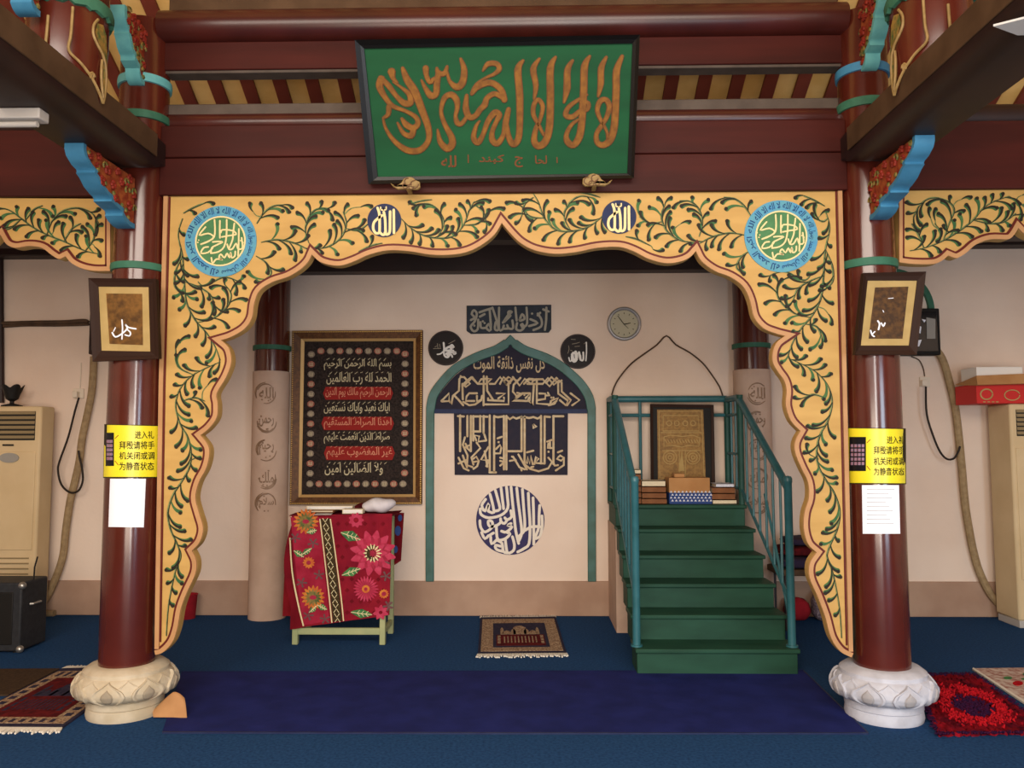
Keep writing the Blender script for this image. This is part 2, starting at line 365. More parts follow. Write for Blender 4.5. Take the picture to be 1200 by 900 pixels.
# wall plate over the back wall
zc = zpx(600, 318, BY-.12); zs = zpx(60, 301, BY-.1)
tag(link('wall_plate', box((-SX+.1, BY-.16, zc), (SX-.1, BY+.02, zc+.3)), 'darkwood', bevel=.01), 'dark timber wall plate above the white prayer niche wall behind the yellow arch', 'beam')
tag(link('wall_plate', box((-6.5, BY-.16, zs), (-SX-.1, BY+.02, zs+.25)), 'darkwood', bevel=.01), 'dark timber wall plate above the wall in the left side bay', 'beam')
tag(link('wall_plate', box((SX+.1, BY-.16, zs+.04), (6.5, BY+.02, zs+.29)), 'darkwood', bevel=.01), 'dark timber wall plate above the wall in the right side bay', 'beam')

# ------------------------------------------------------------------ columns
def lotus(root, sfx):
    x, y = root.location.x, root.location.y
    prof = [(.205, 0), (.21, .02), (.205, .055), (.2, .06), (.208, .065), (.208, .1), (.2, .105), (.226, .112), (.256, .135), (.268, .162), (.267, .19), (.254, .222), (.242, .236), (.231, .241), (.231, .262), (.2, .285), (.13, .288)]
    b = link('stone_base', MB().lathe((x, y), prof, 64), 'stone'+sfx, root)
    def R(z):
        for (r0, z0), (r1, z1) in zip(prof, prof[1:]):
            if z0 <= z <= z1 and z1 > z0: return r0+(r1-r0)*(z-z0)/(z1-z0)
        return .2
    PW = [(0, 0), (.08, .13), (.18, .36), (.38, .85), (.60, 1), (.85, .82), (1, .45)]
    def pwid(t):
        for (a, b), (c, d) in zip(PW, PW[1:]):
            if a <= t <= c: return b+(d-b)*(t-a)/(c-a)
        return 0
    def patch(mb, a0, wdeg, z0, z1, prof):
        us = [-1, -.985, -.86, -.72, -.4, 0, .4, .72, .86, .985, 1]
        def fn(u, v):
            uu = us[round(u*10)]; z = z1-(z1-z0)*v; a = a0+math.radians(wdeg*pwid(v))*uu; d = abs(uu)
            h = -.006 if d > .99 else prof[0] if d > .8 else prof[1] if d > .5 else prof[2]
            if v < .06: h = min(h, prof[0]*.9)
            r = R(z)+h; return (x+r*math.cos(a), y+r*math.sin(a), z)
        mb.grid(fn, 10, 14)
    pm, hm, bm = MB(), MB(), MB()
    for k in range(8):
        a = -math.pi/2+k*math.pi/4+.10
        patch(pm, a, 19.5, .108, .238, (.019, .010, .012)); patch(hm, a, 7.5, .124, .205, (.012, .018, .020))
        patch(bm, a+math.pi/8, 13, .15, .238, (.009, .005, .005))
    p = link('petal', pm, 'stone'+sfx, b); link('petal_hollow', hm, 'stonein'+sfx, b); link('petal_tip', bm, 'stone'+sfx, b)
RC = .149
def column(sx, label, sfx, zring):
    root = thing('timber_column', (sx, 0, 0), label, 'column')
    link('shaft', MB().lathe((sx, 0), [(RC+.003, .28), (RC+.003, 1.6), (RC-.002, 2.6), (.142, 3.0), (.14, 4.1)], 56), 'colred', root)
    lotus(root, sfx)
    for i, (z, h, r) in enumerate(zring):
        nm = ('green', 'green', 'cyan')[i] if sx < 0 else ('green', 'green', 'blue')[i]
        o = link('band', MB().lathe((sx, 0), [(r-.02, z-h/2), (r+.010, z-h/2+.005), (r+.013, z), (r+.010, z+h/2-.005), (r-.02, z+h/2)], 48), nm, root)
        if i: o['label'] = 'pale blue band near the top' if i == 2 else 'green band beside the beam end'
    return root
zr = [(zpx(161, 309, -.16), .05, .148), (zpx(172, 132, -.14), .055, .142), (zpx(180, 89, -.14), .06, .142)]
COL_L = column(-SX, 'glossy dark red column on lotus stone base, left of the yellow arch', '', zr)
zr2 = [(zpx(1019, 305, -.16), .055, .148), (zpx(1015, 117, -.14), .06, .142), (zpx(1005, 76, -.14), .06, .142)]
COL_R = column(SX, 'glossy dark red column on lotus stone base, right of the yellow arch', '2', zr2)

def back_column(sx, label, cx):
    y = BY-.1; r = .163; root = thing('wall_column', (sx, y, 0), label, 'column')
    S = Cyl(sx, y, r); zt = zpx(315, 433, y-r)
    link('shaft', MB().lathe((sx, y), [(r-.008, zt-.02), (r-.01, 3.32)], 40), 'colred', root)
    zb = zpx(315, 406, y-r); link('band', MB().lathe((sx, y), [(r-.03, zb-.025), (r+.006, zb-.02), (r+.006, zb+.02), (r-.03, zb+.025)], 40), 'green', root)
    sl = link('plaster_sleeve', MB().lathe((sx, y), [(r, 0), (r, zt-.01), (r-.03, zt)], 40), 'plasterc', root)
    words = ['الله', 'رحمن', 'رحيم', 'ملك', 'سلام']
    for k, py in enumerate((461, 494, 527, 560, 590)):
        mb = MB(); rnd = random.Random(k+int(cx)); c = cx+(-1.2 if cx < 600 else 1.5)
        write(mb, S, shape(words[k]), c-8, py-7, c+9, py+6, .004, .02)
        for q in range(3):
            a = rnd.random()*6.28; rr = 10+q
            stroke(mb, S, [(c+rr*math.cos(a+t*.5), py+(rr+1)*math.sin(a+t*.5)) for t in range(5)], (.6, 1.8, .6), .006, 3)
        for q in range(5):
            a = rnd.random()*6.28; mb.blob(S, (c+8*math.cos(a), py+9*math.sin(a)), 1.0, .006, 6)
        link('medallion', mb, 'relief', sl)
back_column(-SX, 'wall column with pale lower half and raised script medallions, left of the big framed tapestry', 313)
back_column(SX, 'wall column with pale lower half and raised script medallions, behind the green stair', 886)

# ------------------------------------------------------------------ beams
tag(link('added_dark_beam', box((-6.45, 1.9, 3.24), (6.45, 2.1, 3.54)), 'darkwood', bevel=.01), 'long dark eave beam under the rafters just in front of the back wall', 'beam')  # added beam, hides the bright roof boards so the gap stays dark
zt0, zt1 = zpx(590, 225.5, -.06), zpx(590, 143, -.06); zmid = zpx(590, 181, -.06)
xe = SX-.13
tb = thing('tie_beam', (0, 0, zt0), 'broad dark red tie beam directly above the central yellow arch', 'beam')
link('lower_plank', box((-xe, -.06, zt0), (xe, .06, zmid-.004)), 'redwood', tb, bevel=.006)
link('upper_plank', box((-xe, -.055, zmid+.002), (xe, .06, zt1)), 'redwood', tb, bevel=.006)
for s, lab in ((-1, 'dark red tie beam of the left side bay above the short yellow board'), (1, 'dark red tie beam of the right side bay above the short yellow board')):
    a, b = sorted((s*(SX+.13), s*6.4))
    tag(link('tie_beam', box((a, -.06, zt0), (b, .06, zt1-.02)), 'redwood', bevel=.006), lab, 'beam')
    a, b = sorted((s*(SX+.13), s*6.4))
    tag(link('cross_rail', MB().tube([(a, .16, zt1+.08), (b, .16, zt1+.08)], .085, 20), 'darkwood'), ('round dark rail resting on the left side tie beam' if s < 0 else 'round dark rail resting on the right side tie beam'), 'rail')
rl_ = thing('cross_rail', (0, .06, zt1), 'round dark rail behind the green plaque, below the yellow striped ceiling', 'rail')
link('rail_log', MB().tube([(-xe, .06, zt1+.055), (xe, .06, zt1+.055)], .058, 20), 'purlinred', rl_)
link('dusty_top', box((-xe, .03, zt1+.085), (xe, .14, zpx(590, 118, .03))), 'greytrim', rl_, bevel=.008)
zp0, zp1 = zpx(590, 80, -.04), zpx(590, 45, -.04)
lt = thing('lintel_plank', (0, -.04, zp0), 'dark red plank above the ceiling stripes, under the round purlin', 'beam')
link('plank', box((-xe, -.04, zp0+.012), (xe, .06, zp1)), 'redwood', lt, bevel=.006)
link('grey_strip', box((-xe, -.03, zp0-.006), (xe, .07, zp0+.012)), 'greytrim', lt, bevel=.004)
zr_ = zpx(590, 19, -.1)
tag(link('purlin', MB().tube([(-xe-.02, -.03, zp1+.096), (xe+.02, -.03, zp1+.096)], .098, 32), 'purlinred'), 'round glossy dark red purlin along the top of the picture above the plaque', 'beam')
tag(link('upper_board', box((-xe, .0, zp1+.195), (xe, .08, zp1+.5)), 'brownwood', bevel=.01), 'pale brown board resting on top of the round purlin', 'board')

# beams running from the columns towards the camera, with brackets
def cross_beam(s, label):
    prof = [(-.13, 3.10), (.07, 3.10), (.115, 3.115), (.15, 3.15), (.165, 3.19), (.165, 3.33), (.15, 3.345), (-.15, 3.345), (-.165, 3.33), (-.165, 3.16)]
    x0 = -SX+.02; root = thing('cross_beam', (s*x0, -.1, 3.1), label, 'beam')
    n = len(prof); mb = MB(); ys = [-.06, -.16, -.3, -.5, -3.9, -4.2]; lift = [.10, .06, .02, 0, 0, .05]
    for y, l in zip(ys, lift):
        for px, pz in prof: mb.v.append(Vector((s*(x0+px*(1-l*1.2)), y, max(pz, 3.1+l) if pz < 3.3 else pz)))
    for i in range(len(ys)-1):
        for k in range(n): mb.f.append((i*n+k, i*n+(k+1) % n, (i+1)*n+(k+1) % n, (i+1)*n+k))
    mb.f.append(tuple(range(n))); mb.f.append(tuple((len(ys)-1)*n+k for k in range(n)))
    link('beam_log', mb, 'darkwood', root)
    link('lit_side_strip', MB().box((min(s*(x0+.163), s*(x0+.172)), -3.8, 3.2), (max(s*(x0+.163), s*(x0+.172)), -.22, 3.335)), 'brownwood', root, bevel=.004)  # not a separate board: light on the beam's side put into paler brown
    return root
cross_beam(-1, 'dark beam running from the left column towards the viewer at upper left')
cross_beam(1, 'dark beam running from the right column towards the viewer at upper right')

def bracket(name, s, x, yb, zt, L, H, th, label, edge, ga=0):
    """carved bracket: hangs under a beam along Y, foot on the column at y=yb"""
    root = thing(name, (s*x, yb, zt-H), label, 'bracket')
    # scalloped edge from far tip (y=yb-L, z=zt) down to the column foot
    edgep = []
    steps = [(1.0, 1.0), (1.0, .90), (.97, .80), (.88, .70), (.80, .665), (.785, .63), (.80, .60), (.74, .55), (.66, .44), (.55, .365), (.50, .35), (.475, .31), (.48, .27), (.42, .25), (.33, .22), (.27, .21), (.25, .17), (.26, .12), (.2, .05), (.1, 0), (0, 0)]
    pts = [(yb-L*a, zt-H*(1-b)) for a, b in steps]
    poly = pts+[(yb, zt)]
    body = [(y+(yb-y)/(math.hypot(yb-y, zt-z) or 1)*.012, z+(zt-z)/(math.hypot(yb-y, zt-z) or 1)*.012) for y, z in pts]+[(yb-.001, zt-.001)]
    bx = MB().poly_solid([(s*(x-th/2+.008), y, z) for y, z in body], [(s*(x+th/2-.008), y, z) for y, z in body])
    link('carved_body', bx, 'carve', root)
    mb = MB(); n = len(pts); o = 0
    for y, z in pts:
        # inner offset towards the top corner
        dy, dz = (yb-y), (zt-z); d = math.hypot(dy, dz) or 1; iy, iz = y+dy/d*.028, z+dz/d*.028
        mb.v += [Vector((s*(x-th/2), y, z)), Vector((s*(x+th/2), y, z)), Vector((s*(x+th/2), iy, iz)), Vector((s*(x-th/2), iy, iz))]
    for i in range(n-1):
        for k in range(4): mb.f.append((4*i+k, 4*i+(k+1) % 4, 4*i+4+(k+1) % 4, 4*i+4+k))
    mb.f += [(0, 1, 2, 3), tuple(4*(n-1)+k for k in range(4))]
    link('scalloped_edge', mb, edge, root, smoothang=50)
    # carved flowers and scrolls on the inner face
    rnd = random.Random(int(zt*100)+int(x*10)+ga); fl, sc_ = MB(), MB()
    def face(y, z, h): return Vector((s*(x-th/2+.008-h), y, z))
    def inside(y, z):
        c = False; P = poly
        for i in range(len(P)):
            (y1, z1), (y2, z2) = P[i], P[(i+1) % len(P)]
            if (z1 > z) != (z2 > z) and y < (y2-y1)*(z-z1)/(z2-z1)+y1: c = not c
        return c and min(math.hypot(y-a, z-b) for a, b in pts) > .035
    for _ in range(46):
        y, z = yb-L*rnd.random(), zt-H*rnd.random()
        if not inside(y, z): continue
        r = rnd.uniform(.014, .03); t = rnd.choice((0, 0, 1))
        tgt = fl if t == 0 else sc_
        if t == 0:
            for q in range(5):
                a = q*1.257+rnd.random(); tgt.ball(face(y+r*.6*math.cos(a), z+r*.6*math.sin(a), .004), .012, r*.5, r*.5, 8, 5)
        else:
            tgt.tube([face(y+r*1.3*math.cos(a*.5)*(1-a*.06), z+r*1.3*math.sin(a*.5)*(1-a*.06), .006) for a in range(9)], .006, 6)
    for y, z in pts[2:-1:2]:
        sc_.ball(face(y+.04, z+.03, .004), .01, .014, .014, 8, 5)
    link('flower_pattern', fl, 'carvered', root); link('scroll_pattern', sc_, 'carveg', root)
    return root
bracket('carved_bracket', -1, SX+.012, -.15, 3.099, .565, .30, .1, 'blue edged carved bracket under the beam on the left column', 'blue')
bracket('carved_bracket', 1, SX+.002, -.15, 3.099, .565, .28, .1, 'blue edged carved bracket under the beam on the right column', 'blue')
bracket('carved_bracket', -1, SX-.02, -.135, 4.02, .26, .355, .085, 'carved bracket with pale blue edge at the top of the left column', 'cyan', 3)
bracket('carved_bracket', 1, SX-.02, -.135, 4.06, .26, .355, .085, 'carved bracket with blue edge at the top of the right column', 'cyan', 4)
bracket('carved_bracket', -1, SX+.03, -1.09, 3.85, .28, .28, .1, 'small blue bracket on the camera side of the left beaked post', 'blue', 5)

def beaked_post(s, label):
    x, y, r = s*(SX-.02), -.86, .185; root = thing('beaked_post', (x, y, 3.24), label, 'post')
    n = 48; mb = MB(); zs = [0, .12, .25, .45, .7, 1.0]; inner = 0 if s < 0 else math.pi
    def zb(a):                              # lower edge dips to a beak over the beam's inner side
        d = abs((a-inner+math.pi) % (2*math.pi)-math.pi); d2 = abs((a-inner-math.pi+math.pi) % (2*math.pi)-math.pi)
        return 3.34-max(0, 1-min(d, d2)/.75)**1.3*.10
    rr = [.172, .178, .186, .186, .178, .17]
    for q, (t, R) in enumerate(zip(zs, rr)):
        for k in range(n):
            a = 2*math.pi*k/n; b = zb(a); mb.v.append(Vector((x+R*math.cos(a), y+R*math.sin(a), b+(4.3-b)*t)))
    for i in range(len(zs)-1):
        for k in range(n): mb.f.append((i*n+k, i*n+(k+1) % n, (i+1)*n+(k+1) % n, (i+1)*n+k))
    mb.f.append(tuple(range(n))); mb.f.append(tuple((len(zs)-1)*n+k for k in range(n)))
    link('post_body', mb, 'colred', root)
    # band with ragged lower edge
    zb0 = 3.69; g = MB()
    for k in range(n):
        a = 2*math.pi*k/n; lo = zb0-.02*abs(math.sin(a*9)); 
        for R, z in ((.176, lo), (.204, lo+.004), (.208, zb0+.03), (.2, zb0+.055), (.176, zb0+.058)): g.v.append(Vector((x+R*math.cos(a), y+R*math.sin(a), z)))
    for k in range(n):
        for q in range(4): g.f.append((k*5+q, ((k+1) % n)*5+q, ((k+1) % n)*5+q+1, k*5+q+1))
    link('band', g, 'green', root)
    def on(a, z, h=.005):
        t = (z-3.3); R = .186+h; aa = inner+s*a*(1 if s < 0 else 1); aa = inner+(a if s < 0 else -a); return Vector((x+R*math.cos(aa), y+R*math.sin(aa), z))
    gl = MB()
    # angle measured from the inner side: negative = towards the camera
    for P in ([(-.95, 3.66), (-.97, 3.52), (-1.0, 3.44), (-.7, 3.39), (-.4, 3.335), (-.15, 3.28), (0, 3.245)],
              [(0, 3.245), (.08, 3.30), (.12, 3.36), (.1, 3.42), (-.05, 3.48), (-.28, 3.52), (-.42, 3.56), (-.42, 3.61), (-.3, 3.65)],
              [(-1.5, 3.6), (-1.52, 3.5), (-1.55, 3.42)], [(.0, 3.27), (-.08, 3.33), (-.12, 3.40), (-.1, 3.46)]):
        gl.tube([on(a, z) for a, z in smooth(P, 4)], .007, 6)
    gl.tube([on(-.42+.075*math.cos(t*.8)*(1-t*.06), 3.35+.02*math.sin(t*.8)*(1-t*.06)) for t in range(14)], .006, 6)
    link('gold_outline', gl, 'goldline', root)
    lf = MB(); 
    P = [(.03, 3.28), (.14, 3.36), (.2, 3.45), (.14, 3.52), (.06, 3.6), (-.1, 3.64), (-.3, 3.63), (-.35, 3.58), (-.2, 3.53), (-.02, 3.48), (.06, 3.42), (.05, 3.36)]
    lf.poly_solid([on(a, z, .004) for a, z in P], [on(a, z, -.004) for a, z in P]); link('green_leaf', lf, 'carveg', root)
    return root
beaked_post(-1, 'short red post with gold outlined beak standing on the left beam')
beaked_post(1, 'short red post with gold outlined beak standing on the right beam')

# light fittings
tl = thing('batten_lamp', tuple(PZ(25, 135, 3.07)), 'white batten lamp under the left beam at the upper left edge', 'lamp')
p = PZ(25, 136, 3.075)
link('housing', box((-3.4, p.y-.04, 3.05), (PZ(52, 137, 3.07).x, p.y+.04, 3.10)), 'white', tl, bevel=.006)
link('tube', MB().tube([(-3.35, p.y, 3.035), (PZ(47, 137, 3.05).x-.04, p.y, 3.035)], .014, 12), 'white', tl)
tip = PZ(1165, 30, 3.06); fan = thing('ceiling_fan', (tip.x+.62, tip.y, 3.02), 'pale ceiling fan blade tip poking in at the upper right edge', 'fan')
link('hub', MB().lathe((tip.x+.62, tip.y), [(.03, 3.02), (.09, 3.03), (.1, 3.07), (.06, 3.12), (.012, 3.14), (.012, 4.6)], 24), 'white', fan)
for k in range(3):
    a = math.pi+k*2.094; c = Vector((tip.x+.62, tip.y, 3.06)); u = Vector((math.cos(a), math.sin(a), 0)); v = Vector((-u.y, u.x, .12))
    P = [c+u*d+v*w_ for d, w_ in ((.08, -.03), (.3, -.055), (.5, -.06), (.62, -.005), (.5, .055), (.3, .05), (.08, .03))]
    link('blade', MB().poly_solid(P, [q+Vector((0, 0, .008)) for q in P]), 'white', fan)

# ------------------------------------------------------------------ arch boards
AY = -.03; SA = YP(AY)
segL = [[(183, 767), (192, 764), (203, 752), (209, 735), (213, 713), (220, 694), (230, 672), (231, 657), (226, 645)],
 [(226, 645), (235, 635), (239, 619), (234, 600), (230, 583), (234, 565), (242, 550), (246, 535), (245, 522), (236, 510)],
 [(236, 510), (246, 502), (255, 489), (256, 473), (255, 461), (266, 442), (272, 424), (269, 408), (260, 399)],
 [(260, 399), (272, 395), (287, 386), (296, 373), (299, 355), (305, 341), (320, 331), (338, 325), (353, 316), (362, 307), (366, 299)],
 [(366, 299), (377, 308), (397, 312), (415, 307), (433, 299), (455, 294), (480, 295), (505, 299), (530, 299), (550, 295), (567, 286), (580, 275), (588, 262)]]
segR = [[(588, 262), (600, 276), (611, 286), (627, 294), (650, 298), (675, 296), (700, 291), (725, 290), (742, 295), (760, 304), (780, 309), (797, 307), (808, 302), (815, 295)],
 [(815, 295), (822, 307), (837, 318), (855, 325), (870, 336), (878, 352), (883, 372), (894, 385), (908, 391), (919, 394)],
 [(919, 394), (910, 401), (905, 412), (905, 425), (911, 436), (918, 446), (921, 458), (920, 475), (926, 493), (937, 505)],
 [(937, 505), (931, 517), (931, 530), (938, 548), (946, 565), (947, 583), (942, 600), (941, 619), (946, 637), (956, 647)],
 [(956, 647), (948, 660), (948, 677), (957, 698), (966, 722), (973, 747), (984, 763), (997, 770)]]
def dense(segs): return [smooth(g, 4) for g in segs]
DL, DR = dense(segL), dense(segR)
def chain(ds):
    o = []
    for g in ds: o += g if not o else g[1:]
    return o
inner = chain(DL+DR); outline = [(197, 229)]+inner+[(981, 220)]
def inpoly(p, P):
    c = False; x, y = p
    for i in range(len(P)):
        (x1, y1), (x2, y2) = P[i], P[(i+1) % len(P)]
        if (y1 > y) != (y2 > y) and x < (x2-x1)*(y-y1)/(y2-y1)+x1: c = not c
    return c
def dseg(p, P):
    best = 1e9
    for i in range(len(P)):
        (x1, y1), (x2, y2) = P[i], P[(i+1) % len(P)]; dx, dy = x2-x1, y2-y1; L = dx*dx+dy*dy or 1
        t = max(0, min(1, ((p[0]-x1)*dx+(p[1]-y1)*dy)/L)); d = math.hypot(p[0]-x1-t*dx, p[1]-y1-t*dy); best = min(best, d)
    return best
def edge_strip(mb, S, segs, off, wd, h):
    for g in segs:                          # offset to the inside (left of travel is decided by the sign of off)
        P = []
        for i, q in enumerate(g):
            a, b = g[max(i-1, 0)], g[min(i+1, len(g)-1)]; dx, dy = b[0]-a[0], b[1]-a[1]; d = math.hypot(dx, dy) or 1
            P.append((q[0]+dy/d*off, q[1]-dx/d*off))
        mb.ribbon(S, P, [wd]*len(P), h)
def miter(mb, S, segs, o0, o1, h):
    for g, k in zip(segs, segs[1:]):
        p = g[-1]; a = (p[0]-g[-2][0], p[1]-g[-2][1]); b = (k[1][0]-k[0][0], k[1][1]-k[0][1]); la, lb = math.hypot(*a), math.hypot(*b)
        n1, n2 = (a[1]/la, -a[0]/la), (b[1]/lb, -b[0]/lb); d = max(1+n1[0]*n2[0]+n1[1]*n2[1], .3); m = ((n1[0]+n2[0])/d, (n1[1]+n2[1])/d)
        q = lambda n, t: (p[0]+n[0]*t, p[1]+n[1]*t)
        for u in (n1, n2): mb.quadpx(S, [q(u, o0), q(u, o1), q(m, o1), q(m, o0)] if o0 else [p, q(u, o1), q(m, o1)], h)
def vines(S, root, stems, poly, holes, seed, margin=8, sc=1.0, fill=True):
    rnd = random.Random(seed); dk, gr, st = MB(), MB(), MB(); occ = []
    def ok(p, m=margin): return inpoly(p, poly) and dseg(p, poly) > m and all(math.hypot(p[0]-c[0], p[1]-c[1]) > c[2] for c in holes)
    def leaf(p, ang, L, side):
        P = []; q = p; a = ang; n = 7
        for i in range(n+1):
            P.append(q); a += side*(.05+.27*(i/n)**1.3); q = (q[0]+math.cos(a)*L/n, q[1]+math.sin(a)*L/n)
        tipc = P[-1]; mid = P[4]
        if not ok(tipc) or not ok(mid, 5): return False
        if any(math.hypot(tipc[0]-t[0], tipc[1]-t[1]) < 5.2*sc or math.hypot(mid[0]-t[0], mid[1]-t[1]) < 3.6*sc for t in occ): return False
        occ.append(tipc); occ.append(P[5])
        W = [w_*sc for w_ in (.9, 1.4, 2.2, 3.2, 4.2)]; g = rnd.random()
        nx, ny = math.sin(a)*side, -math.cos(a)*side            # towards the inner side of the curl
        stroke(gr, S, [(x-nx*1.1*sc*i/n, y-ny*1.1*sc*i/n) for i, (x, y) in enumerate(P)], [w_*1.1 for w_ in W], .0035, 2)
        if g < .85: stroke(dk, S, [(x+nx*.3*sc*i/n, y+ny*.3*sc*i/n) for i, (x, y) in enumerate(P)], [w_*.78 for w_ in W], .005, 2)
        dk.blob(S, (P[-1][0]+nx*.2, P[-1][1]+ny*.2), 2.2*sc, .0065, 8)
        return True
    allp = []
    def stem(P):
        n = len(P); stroke(st, S, P, [1.0*sc, 2.4*sc, 2.4*sc, 1.2*sc], .003, 1); stroke(dk, S, [(x+.6*sc, y+.3) for x, y in P], [.4*sc, .8*sc, .8*sc, .5*sc], .0045, 1)
        acc = 0; side = rnd.choice((-1, 1))
        for i in range(1, n):
            acc += math.hypot(P[i][0]-P[i-1][0], P[i][1]-P[i-1][1]); allp.append(P[i])
            if acc > 4.9*sc:
                a = math.atan2(P[i][1]-P[i-1][1], P[i][0]-P[i-1][0])
                for tr in range(5):
                    L = rnd.uniform(17, 25)*sc*(1-.14*tr)
                    if leaf(P[i], a+side*rnd.uniform(.2, .6), L, side): break
                side = -side; acc = 0
        a = math.atan2(P[-1][1]-P[-2][1], P[-1][0]-P[-2][0]); leaf(P[-1], a, 11*sc, 1)
    for S_ in stems: stem(smooth(S_, 6))
    if fill:
        xs = [p[0] for p in poly]; ys = [p[1] for p in poly]
        for _ in range(1500):
            p = (rnd.uniform(min(xs), max(xs)), rnd.uniform(min(ys), max(ys)))
            if not ok(p, margin+2) or any(math.hypot(p[0]-t[0], p[1]-t[1]) < 11.5*sc for t in occ): continue
            near = min(allp, key=lambda t: math.hypot(p[0]-t[0], p[1]-t[1])); d = math.hypot(p[0]-near[0], p[1]-near[1])
            if d < 11*sc or d > 46*sc: continue
            e = rnd.choice((-.25, .25)); m = ((near[0]+p[0])/2+(p[1]-near[1])*e, (near[1]+p[1])/2-(p[0]-near[0])*e)
            if ok(m, 6): stem(smooth([near, m, p], 6))
        for _ in range(2500):
            p = (rnd.uniform(min(xs), max(xs)), rnd.uniform(min(ys), max(ys)))
            if not ok(p, margin+1): continue
            if any(math.hypot(p[0]-t[0], p[1]-t[1]) < 8.5*sc for t in occ) or any(math.hypot(p[0]-t[0], p[1]-t[1]) < 6*sc for t in allp[::2]): continue
            near = min(allp, key=lambda t: math.hypot(p[0]-t[0], p[1]-t[1])); d = math.hypot(p[0]-near[0], p[1]-near[1])
            if d > 30*sc: continue
            a = math.atan2(p[1]-near[1], p[0]-near[0]); sd = rnd.choice((-1, 1))
            if leaf(p, a+sd*rnd.uniform(-.2, .4), rnd.uniform(10, 16)*sc, sd):
                m = ((near[0]+p[0])/2+(p[1]-near[1])*.15, (near[1]+p[1])/2-(p[0]-near[0])*.15)
                if ok(m, 6): stroke(st, S, [near, m, p], [1.5*sc, 1.1*sc, .8*sc], .003, 3, cap=False)
    link('stem_leaves', st, 'stem', root); link('green_leaves', gr, 'vineg', root); link('vine_leaves', dk, 'vine', root)  # vineg strokes are the green paint laid under the dark leaves

arch = thing('arch_board', (0, 0, 2.6), 'large yellow scalloped arch board with dark vine painting between the two front columns', 'arch')
pan = link('panel', MB().poly_solid([SA.at(*p) for p in outline], [SA.at(*p)+Vector((0, .06, 0)) for p in outline]), 'yellow', arch, flat=True)
tr, mr = MB(), MB()
edge_strip(tr, SA, DL+DR, 2.8, 5.2, .012); edge_strip(mr, SA, DL+DR, 6.6, 3.0, .006); miter(tr, SA, DL+DR, 0, 5.4, .0118); miter(mr, SA, DL+DR, 5.1, 8.1, .0058)
tr.ribbon(SA, [(195.2, 230), (189.5, 450), (184.6, 760)], [5, 5, 5], .0125); mr.ribbon(SA, [(199.2, 231), (193.2, 450), (188.2, 752)], [2, 2, 2], .006)
tr.ribbon(SA, [(983.5, 220), (989, 450), (996.3, 763)], [5, 5, 5], .0125); mr.ribbon(SA, [(979.5, 221), (985, 450), (992, 756)], [2, 2, 2], .006)
link('tan_trim', tr, 'tan', arch); link('maroon_line', mr, 'maroon', arch)
VL = [[(214, 256), (209, 275), (214, 300), (216, 330), (219, 355), (229, 375), (242, 390), (252, 406), (258, 422)],
 [(258, 424), (240, 432), (224, 441), (211, 456), (206, 475), (211, 496), (220, 512), (224, 530), (222, 548), (212, 566), (203, 580), (197, 600), (200, 620), (208, 638), (212, 652), (206, 668), (201, 690), (197, 715), (195, 745)],
 [(231, 378), (250, 373), (266, 360), (271, 345), (263, 333)], [(216, 330), (232, 336), (246, 345), (252, 358)],
 [(214, 300), (206, 318), (205, 335), (211, 343)],
 [(306, 284), (325, 281), (345, 285), (362, 293)], [(300, 300), (312, 308), (318, 320), (310, 328)], [(301, 262), (309, 250), (320, 242), (333, 240)],
 [(366, 292), (385, 289), (400, 278), (406, 262), (402, 248)], [(362, 285), (358, 270), (362, 254), (372, 245), (385, 244)], [(406, 268), (420, 270), (432, 262)],
 [(470, 256), (480, 266), (494, 275), (512, 279), (530, 277), (543, 264), (550, 246), (556, 236)], [(512, 279), (520, 262), (514, 247), (502, 239), (490, 240)], [(543, 264), (560, 262), (570, 250)], [(556, 240), (566, 248), (570, 262)],
 [(215, 250), (228, 243), (240, 238)], [(420, 295), (435, 288), (448, 285)], [(478, 240), (492, 236), (506, 234)], [(232, 330), (240, 335), (262, 325), (280, 330)], [(214, 470), (228, 466), (240, 470)], [(222, 540), (232, 535)]]
VR = [[(1181-x, 220+(y-229)*(550/538)) for x, y in v] for v in VL]
bigc = [(259, 283), (915, 277)]; smc = [(450.5, 258.5), (725.5, 254.5)]
holes = [(c[0], c[1], 44) for c in bigc]+[(c[0], c[1], 22) for c in smc]
vines(SA, arch, VL+VR, outline, holes, 11, margin=9.5)
